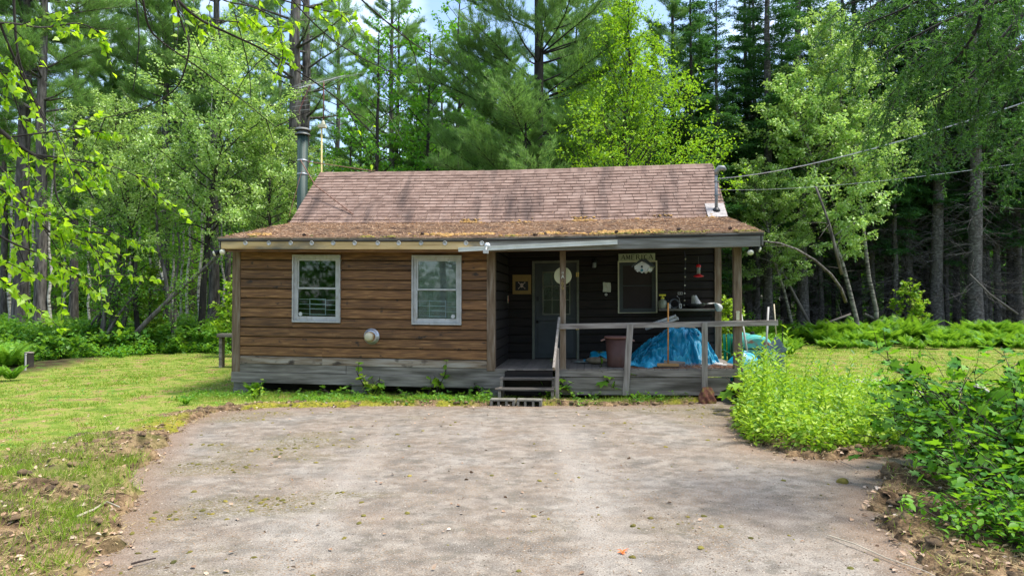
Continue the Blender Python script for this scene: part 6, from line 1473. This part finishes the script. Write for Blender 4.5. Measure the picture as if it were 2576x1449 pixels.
rg = np.random.default_rng(101); POLY = [G(*p) for p in [(1850, 1075), (1895, 1118), (1990, 1138), (2080, 1150), (2200, 1138), (2290, 1128), (2330, 1040), (2200, 985), (2030, 985), (1880, 985)]]
pl = []; 
while len(pl) < 230:
    x, y = rg.uniform(2.7, 6.5), rg.uniform(8, 13.4)
    sd1 = float(poly_sd(np.array([x]), np.array([y]), POLY)[0])
    if sd1 > 0: continue
    i = len(pl); o = wk[i] if i < 4 else copy_tree(wk[i % 4]); o.location = (x, y, gz(x, y)); o.rotation_euler = (rg.normal(0, .09), rg.normal(0, .09), rg.random() * 6.28)
    tall = (.95 + .35 * (x < 4.6) * (y > 9)) * (.75 if y < 8.9 else 1) * (.7 if x > 5.3 else 1); o.scale = (tall * rg.uniform(.6, 1.3),) * 3; pl.append(o)
for o in pl: o['label'] = 'leafy yellow green weed stalk in the sunlit clump right of the porch'; o['group'] = 'weed stalks in the clump beside the driveway'
carpet('weed_undergrowth', 26000, lambda rg, n: (lambda x, y: (x[poly_sd(x, y, POLY) < .05], y[poly_sd(x, y, POLY) < .05]))(rg.uniform(2.6, 6.6, n), rg.uniform(7.9, 13.5, n)), .34, T_OVAL, .055, 'lf_weed', 'low sunlit leaves under the weed clump', 102, clump=.35) if False else None
rg = np.random.default_rng(103); n = 36000; x = rg.uniform(2.6, 7, n); y = rg.uniform(7.8, 13.6, n); k = poly_sd(x, y, POLY) < .06; x, y = x[k], y[k]; n = len(x)
z = gheight(x, y) + .38 * rg.random(n) ** 1.1 * (.4 + fbm(x * 2, y * 2, 3)); f = rnd_unit(rg, n, .5); nr = rg.normal(0, .5, (n, 3)); nr[:, 2] += 1
V, Fa = leaves(np.stack([x, y, z], 1), f, nr, rg.uniform(.035, .09, n), T_OVAL); tag(npmesh('weed_undergrowth', V, Fa, M['lf_weed']), 'low sunlit leaves under the weed clump', 'undergrowth', kind='stuff')
# maple saplings in front of the porch posts within the clump
ms_ = make_tree('maple_seedling', shrub(110, .5, .35, .09, T_MAPLE, 40, 2), 'twig_dark', 'lf_weed', 'seedling', 0, 0, wood='stem', crown='leaves')
ms2 = make_tree('maple_seedling', shrub(111, .35, .3, .075, T_MAPLE, 30, 2), 'twig_dark', 'lf_mid', 'seedling', 0, 0, wood='stem', crown='leaves')
sd_list = [(695, 1000, .5, 1), (740, 1000, .5, 1), (790, 1000, .45, 1), (850, 1000, .9, 1), (895, 1003, .7, 1), (930, 998, 1.2, 0), (960, 1005, .5, 1), (1010, 1003, .6, 1), (1085, 1000, 1.25, 0), (1110, 1005, .6, 1), (1175, 1005, .7, 1),
           (1210, 1005, 1.0, 1), (1400, 1008, 1.3, 1), (1425, 1000, 1.25, 0), (1450, 1012, .6, 1), (1500, 1008, .6, 1), (1550, 1000, 1.5, 0), (1600, 996, 1.75, 1), (1622, 1005, .7, 0), (1690, 1000, .9, 1), (1715, 1005, .6, 0), (1765, 1000, .9, 1), (640, 1008, .7, 0), (620, 1000, .6, 1)]
sds = []
for i, (px, py, s_, k) in enumerate(sd_list):
    x, y = G(px, py); o = copy_tree((ms_, ms2)[k]) if i not in (5, 0) else ((ms_, ms2)[k]); o.location = (x, y, gz(x, y)); o.rotation_euler = (0, 0, rt.random() * 6); o.scale = (s_ * 1.35,) * 3; sds.append(o)
label_row(sds, 'small leafy seedling against the cabin skirting, {} from the left', 'seedlings along the skirting')
sp = []
for i, (px, py, s_) in enumerate([(1875, 1015, 2.2), (1900, 1040, 2.4), (1955, 1010, 2.2), (2240, 1020, 2.2)]):
    x, y = G(px, py); o = copy_tree(ms_); o.location = (x, y, 0); o.scale = (s_,) * 3; o.rotation_euler = (0, 0, i * 1.7); sp.append(o)
label_row(sp, 'maple seedling with broad leaves rising from the weed clump, {} from the left')
# low weeds and grass along the skirting
rg = np.random.default_rng(120); n = 11000; s_ = rg.uniform(-.6, 9.9, n); d_a = -rg.random(n) ** .8 * 1.15 - .02 + .35 * (rg.random(n) < .25)
px_ = XL + s_ * ct + d_a * st; py_ = YL - s_ * st + d_a * ct; k = (fbm(px_ * 1.6, py_ * 1.6, 7) > .47) & (d_a < -.2) & (poly_sd(px_, py_, DRIVE) > .02) & ~((s_ > 5.3) & (s_ < 6.4) & (d_a > -.95)); px_, py_ = px_[k], py_[k]; n = len(px_)
z = gheight(px_, py_) + np.where(s_[k] < 5, .08, .15) * rg.random(n) ** 1.8; f = rnd_unit(rg, n, .6); nr = rg.normal(0, .5, (n, 3)); nr[:, 2] += 1
V, Fa = leaves(np.stack([px_, py_, z], 1), f, nr, rg.uniform(.02, .075, n) * (.6 + .8 * fbm(px_, py_, 3)), T_OVAL); tag(npmesh('skirting_weeds', V, Fa, M['lf_mid']), 'low weeds and clover along the foot of the cabin', 'weeds', kind='stuff')
rg = np.random.default_rng(121); n = 12000; s_ = rg.uniform(-.6, 9.9, n); d_a = -.25 - rg.random(n) * 1.0; px_ = XL + s_ * ct + d_a * st; py_ = YL - s_ * st + d_a * ct
k = (fbm(px_ * 1.7, py_ * 1.7, 9) > .45) & (poly_sd(px_, py_, DRIVE) > .0); px_, py_ = px_[k], py_[k]; n = len(px_)
f = np.stack([rg.normal(0, .4, n), rg.normal(0, .4, n), np.ones(n)], 1); V, Fa = leaves(np.stack([px_, py_, gheight(px_, py_)], 1), f, rg.normal(0, 1, (n, 3)), rg.uniform(.03, .13, n), T_BLADE, .006)
tag(npmesh('skirting_grass', V, Fa, M['grass']), 'taller grass tufts along the foot of the cabin', 'grass', kind='stuff')
# taller tufts in the raked left bank
rg = np.random.default_rng(122); parts = []
for i in range(75):
    x, y = G(rg.uniform(-40, 430), rg.uniform(1110, 1449)); 
    if float(poly_sd(np.array([x]), np.array([y]), DRIVE)[0]) < .12: continue
    n = 90; P = np.stack([x + rg.normal(0, .10, n), y + rg.normal(0, .10, n), np.full(n, gz(x, y) - .01)], 1); f = np.stack([rg.normal(.35, .5, n), rg.normal(-.1, .5, n), np.ones(n)], 1)
    parts.append(leaves(P, f, rg.normal(0, 1, (n, 3)), rg.uniform(.06, .20, n), T_BLADE, .006))
V, Fa = merge(parts); tag(npmesh('bank_grass_tufts', V, Fa, M['grass']), 'long green grass tufts between the bare patches at the lower left', 'grass', kind='stuff')
# ------------------------------------------------------------------ dense bushes at the lower right
bA_ = make_tree('maple_bush', shrub(130, 1.75, 1.3, .12, T_MAPLE, 480, 14), 'twig_dark', 'lf_bush', 'bush', 5.6, 7.4, 0, 1.0, wood='stems', crown='leaves')
bB_ = make_tree('maple_bush', shrub(131, 1.1, 1.1, .09, T_OVAL, 560, 15), 'twig_dark', 'lf_bush', 'bush', 4.6, 5.9, 0, .8, wood='stems', crown='leaves')
bl = [bA_, bB_]
for px, Y, s_, k in [(2460, 7.6, .92, 0), (2390, 8.6, .62, 0), (2520, 6.2, .72, 1), (2600, 6.4, 1.1, 1), (2500, 5.2, .55, 1), (2580, 4.9, .70, 1), (2640, 7.6, 1.0, 0), (2640, 5.4, 1.0, 1), (2480, 8.4, .95, 0), (2560, 5.6, .8, 0), (2535, 7.0, 1.08, 0), (2610, 6.8, 1.2, 0), (2490, 6.6, .8, 0)]:
    bl.append(place(bl[k], X(px, Y), Y, None, s_))
label_row(bl, 'broad leaved maple bush crowding the lower right corner, {} from the left', 'bushes at the lower right')
# ------------------------------------------------------------------ birch whose boughs hang into the upper left
def smooth_path(pts, k=5):
    out = []; pts = [np.array(p) for p in pts]
    for i in range(len(pts) - 1):
        p0, p1, p2, p3 = pts[max(i - 1, 0)], pts[i], pts[i + 1], pts[min(i + 2, len(pts) - 1)]
        for j in range(k):
            t = j / k; out.append(.5 * ((2 * p1) + (-p0 + p2) * t + (2 * p0 - 5 * p1 + 4 * p2 - p3) * t * t + (-p0 + 3 * p1 - 3 * p2 + p3) * t ** 3))
    out.append(pts[-1]); return out
rg = np.random.default_rng(140)
fb = empty('overhanging_birch', (-4.9, 2.6, 0), 0, 'birch at the left whose leafy boughs hang into the upper left', 'tree'); o0 = np.array([-4.9, 2.6, 0])
mb = MB(); mb.tube([(0, 0, -.1), (.05, .1, 2.2), (.0, .3, 4.5), (.2, .5, 7)], [.14, .12, .10, .07], 12, False)
PL, FL, NL = [], [], []
def bough(px, dens, r=.010, q0=0.0, hang=1.0, tw=9, tl=.28, sz=1.0):
    pts = smooth_path([Wp(*p) for p in px]); mb.tube([p - o0 for p in pts], [.65 * r * (1 - .8 * i / len(pts)) + .0012 for i in range(len(pts))], 5, False)
    L_ = sum(np.linalg.norm(pts[i + 1] - pts[i]) for i in range(len(pts) - 1))
    for i in range(int(tw * L_)):
        q = q0 + (1 - q0) * rg.random(); c, cd = along(pts, min(q, .999)); cd = norm(cd)
        t_ = curve(c, cd * .9 + rg.normal(0, .55, 3) + [0, 0, -.10 * hang], tl * rg.uniform(.4, 1.4), .40 * hang, rg, 4, .12); mb.tube([p - o0 for p in t_], [.0035, .003, .0025, .002, .001], 3, False)
        for j in range(int(3.8 * dens * rg.uniform(.6, 1.4))):
            a, ad = along(t_, rg.random() * .999); PL.append(a); FL.append(rg.normal(0, .6, 3) + norm(ad) * .4 + [0, 0, -.5]); NL.append(rg.normal(0, 1, 3) + [0, -.35, .45])
    for j in range(int(L_ * dens * 3)):
        a, ad = along(pts, min(q0 + (1 - q0) * rg.random(), .999)); PL.append(a); FL.append(rg.normal(0, .6, 3) + [0, 0, -.6]); NL.append(rg.normal(0, 1, 3) + [0, -.3, .5])
bough([(-160, 180, 3.0), (-10, 320, 3.2), (83, 389, 3.3), (182, 422, 3.4), (235, 500, 3.4)], 5, .020, .2, tw=12)
bough([(30, 345, 3.25), (110, 335, 3.3), (205, 325, 3.4), (290, 345, 3.5)], 5, .006, .3, .7, 12)
bough([(83, 389, 3.3), (200, 405, 3.4), (300, 425, 3.5), (370, 460, 3.55)], 5, .006, .2, .7, 13)
bough([(-60, 440, 3.1), (60, 510, 3.2), (170, 570, 3.3), (305, 595, 3.4)], 6, .010, .1, .8, 15)
bough([(-100, 520, 3.0), (10, 600, 3.1), (100, 640, 3.2), (190, 690, 3.3), (228, 725, 3.3)], 5, .008, .1, .9, 12)
bough([(-60, 660, 3.0), (20, 715, 3.1), (75, 760, 3.15)], 6, .006, .3, .6, 13, .18)
bough([(-60, 350, 3.2), (40, 470, 3.25), (100, 560, 3.3), (150, 600, 3.3)], 6, .010, .1, 1, 14)
bough([(137, 410, 3.3), (145, 500, 3.3), (210, 590, 3.35), (240, 640, 3.35)], 4, .006, .4, 1, 10)
bough([(-60, 60, 3.0), (30, 60, 3.1), (110, 70, 3.3), (200, 60, 3.5), (265, 90, 3.6)], 4, .008, .1, .7, 10, .22)
bough([(-90, 40, 3.0), (-20, 150, 3.1), (30, 230, 3.2), (60, 330, 3.3)], 5, .006, 0, .8, 12, .22)
bough([(-90, 380, 3.0), (-30, 480, 3.1), (20, 560, 3.2), (60, 660, 3.25)], 5, .006, 0, .8, 13, .22)
bough([(-90, 560, 3.0), (-30, 640, 3.1), (30, 680, 3.2)], 5, .006, 0, .8, 12, .2)
bough([(-40, -40, 3.0), (20, 110, 3.1), (60, 200, 3.2), (110, 300, 3.3)], 3, .009, 0, .8, 6, .22)
bough([(32, -60, 3.2), (43, 124, 3.25), (71, 213, 3.3), (117, 302, 3.3)], .6, .009, .1, 1, 5)
bough([(400, -80, 3.0), (437, -10, 3.1), (498, 46, 3.2), (569, 82, 3.3), (658, 124, 3.45), (747, 178, 3.6), (850, 250, 3.7), (930, 330, 3.8)], .7, .011, 0, 1, 6)
bough([(500, -60, 3.2), (560, 0, 3.25), (640, 20, 3.3), (700, 60, 3.4), (712, 150, 3.4)], 5, .006, .1, .9, 12, .2)
bough([(600, -60, 3.3), (680, -10, 3.4), (780, 20, 3.5), (860, 40, 3.6), (895, 90, 3.6)], 5, .006, .1, .9, 11, .2)
bough([(420, -40, 3.1), (470, 20, 3.2), (540, 50, 3.3), (620, 60, 3.4), (690, 90, 3.5)], 4, .005, .1, .9, 11, .2)
bough([(355, -30, 3.1), (373, 64, 3.2), (409, 107, 3.3), (498, 170, 3.5), (605, 249, 3.7), (693, 320, 3.8)], .25, .007, 0, 1, 4, .3)
bough([(430, -20, 3.2), (459, 64, 3.3), (476, 117, 3.3), (462, 185, 3.35), (434, 231, 3.4), (356, 274, 3.4), (250, 300, 3.4)], .25, .007, 0, .5, 4, .3)
bough([(340, -20, 3.2), (350, 100, 3.25), (335, 230, 3.3)], .3, .004, 0, 1, 4, .2)
bough([(590, 30, 3.4), (625, 170, 3.5), (632, 265, 3.5)], .1, .003, 0, 1, 3, .2)
bough([(700, -40, 3.4), (790, 60, 3.5), (880, 130, 3.6), (1000, 190, 3.8)], .4, .005, 0, 1, 4, .25)
bough([(850, -60, 3.5), (920, 10, 3.6), (1040, 110, 3.8), (1130, 160, 3.9)], .1, .007, 0, .6, 3, .3)
for p in [(-160, 180, 3.0), (-60, 440, 3.1), (400, -80, 3.0), (-60, 60, 3.0), (500, -60, 3.2), (850, -60, 3.5), (-100, 520, 3.0)]:
    e = np.array(Wp(*p)) - o0; mb.tube([(.0, .3, min(4.6, e[2] + .8)), tuple(e * .5 + np.array([0, .15, min(2.4, e[2] * .5 + .5)])), tuple(e)], [.04, .026, .012], 6, False)
mb.build('trunk', M['bark_dark'], fb, smooth=True)
P = np.array(PL) - o0; n = len(P); V, Fa = leaves(P, np.array(FL), np.array(NL), (.036 * rg.uniform(.55, 1.25, n)), T_BIRCH); npmesh('crown', V, Fa, M['lf_fore'], fb)
# ------------------------------------------------------------------ hemlock whose boughs hang into the upper right
rg = np.random.default_rng(150)
hb = empty('overhanging_hemlock', (6.9, 6.2, 0), 0, 'dark hemlock at the right whose drooping boughs hang into the upper right', 'tree'); o0 = np.array([6.9, 6.2, 0])
mb = MB(); mb.tube([(0, 0, -.2), (.05, 0, 3.5), (0, .1, 6.5), (0, .1, 8.6)], [.22, .17, .10, .03], 12, False); PL, FL = [], []
def hbough(px, tw=16, r=.016):
    pts = smooth_path([Wp(*p) for p in px]); mb.tube([p - o0 for p in pts], [r * (1 - .8 * i / len(pts)) + .002 for i in range(len(pts))], 5, False)
    L_ = sum(np.linalg.norm(pts[i + 1] - pts[i]) for i in range(len(pts) - 1))
    for i in range(int(tw * L_)):
        c, cd = along(pts, rg.random() * .999); t_ = curve(c, norm(cd) * .6 + rg.normal(0, .4, 3) + [0, 0, -.5], rg.uniform(.25, .9), .9, rg, 5, .10); mb.tube([p - o0 for p in t_], [.004, .0035, .003, .0025, .002, .001], 3, False)
        for j in range(7):
            a, ad = along(t_, rg.uniform(.05, .99)); u = curve(a, norm(ad) * .8 + rg.normal(0, .5, 3), rg.uniform(.08, .24), .3, rg, 3, .08)
            for k in range(16): b_, bd = along(u, (k + .5) / 16.5); PL.append(b_); FL.append(norm(bd) * .45 + rg.normal(0, .7, 3) * [1, 1, .6])
for px in [[(2700, -60, 5.6), (2510, 5, 5.6), (2400, 45, 5.7), (2314, 86, 5.8), (2225, 135, 6.0)], [(2600, -100, 5.5), (2486, 0, 5.5), (2453, 83, 5.6), (2403, 150, 5.7), (2365, 175, 5.8)],
           [(2700, 40, 5.8), (2600, 90, 5.8), (2520, 160, 5.8), (2450, 250, 5.9)], [(2500, -120, 6), (2380, -40, 6), (2280, 20, 6.1), (2180, 60, 6.3)],
           [(2450, -150, 6.2), (2330, -60, 6.3), (2240, -10, 6.4), (2170, 30, 6.5)], [(2720, 120, 6.2), (2620, 170, 6.3), (2540, 250, 6.4), (2500, 320, 6.5)],
           [(2620, -60, 5.9), (2560, 60, 5.9), (2500, 140, 6), (2420, 210, 6.1), (2330, 260, 6.2)], [(2700, 190, 5.9), (2640, 240, 6), (2590, 330, 6.1)], [(2560, -100, 6.6), (2440, 20, 6.6), (2340, 120, 6.7), (2270, 190, 6.8)],
           [(2560, -140, 6.2), (2420, -80, 6.3), (2300, -30, 6.5), (2130, 10, 6.8)], [(2480, 60, 6.4), (2390, 120, 6.5), (2290, 190, 6.6), (2230, 250, 6.7)], [(2700, 260, 6.4), (2600, 320, 6.5), (2520, 400, 6.6)],
           [(2600, 0, 6.8), (2500, 120, 6.8), (2400, 240, 6.9), (2340, 330, 7)]]: hbough(px)
for z_ in np.linspace(2.6, 8, 20):
    az = rg.uniform(-2.2, 2.0); ln = 2.2 * (1 - z_ / 9.5); pts = curve((0, 0, z_), (math.cos(az), math.sin(az), .1), ln, .5, rg, 5); mb.tube(pts, [.03, .025, .02, .014, .008, .004], 5, False)
    for i in range(22):
        c, cd = along(pts, rg.uniform(.15, .99)); u = norm(norm(cd) * .6 + rg.normal(0, .6, 3) * [1, 1, .4] + [0, 0, -.2])
        for k in range(12): PL.append(o0 + c + u * .06 * k); FL.append(u * .4 + rg.normal(0, .7, 3) * [1, 1, .5])
mb.build('trunk', M['bark_dark'], hb, smooth=True)
P = np.array(PL) - o0; n = len(P); V, Fa = leaves(P, np.array(FL), rg.normal(0, .6, (n, 3)) + [0, 0, 1], rg.uniform(.03, .06, n), T_BLADE, .013); npmesh('crown', V, Fa, M['lf_hemlock'], hb)
# woods on the other side of the road, behind the camera (seen in the window panes)
rg = np.random.default_rng(160); n = 30000; x = rg.uniform(-45, 45, n); y = -24 - 8 * rg.random(n); z = 15 * rg.random(n) ** .9 * (.6 + .6 * fbm(x * .12, y * .1, 3)); k = fbm(x * .4, z * .4, 6) > .40
V, Fa = leaves(np.stack([x, y, z], 1)[k], rnd_unit(rg, k.sum()), rg.normal(0, 1, (k.sum(), 3)) + [0, .4, .6], rg.uniform(.3, .8, k.sum()), T_DIAM)
tag(npmesh('roadside_woods', V, Fa, M['lf_maple']), 'woods across the road reflected in the window panes', 'woods', kind='stuff')
print('SCENE objects', len(bpy.data.objects), 'faces', sum(len(m.polygons) for m in bpy.data.meshes))
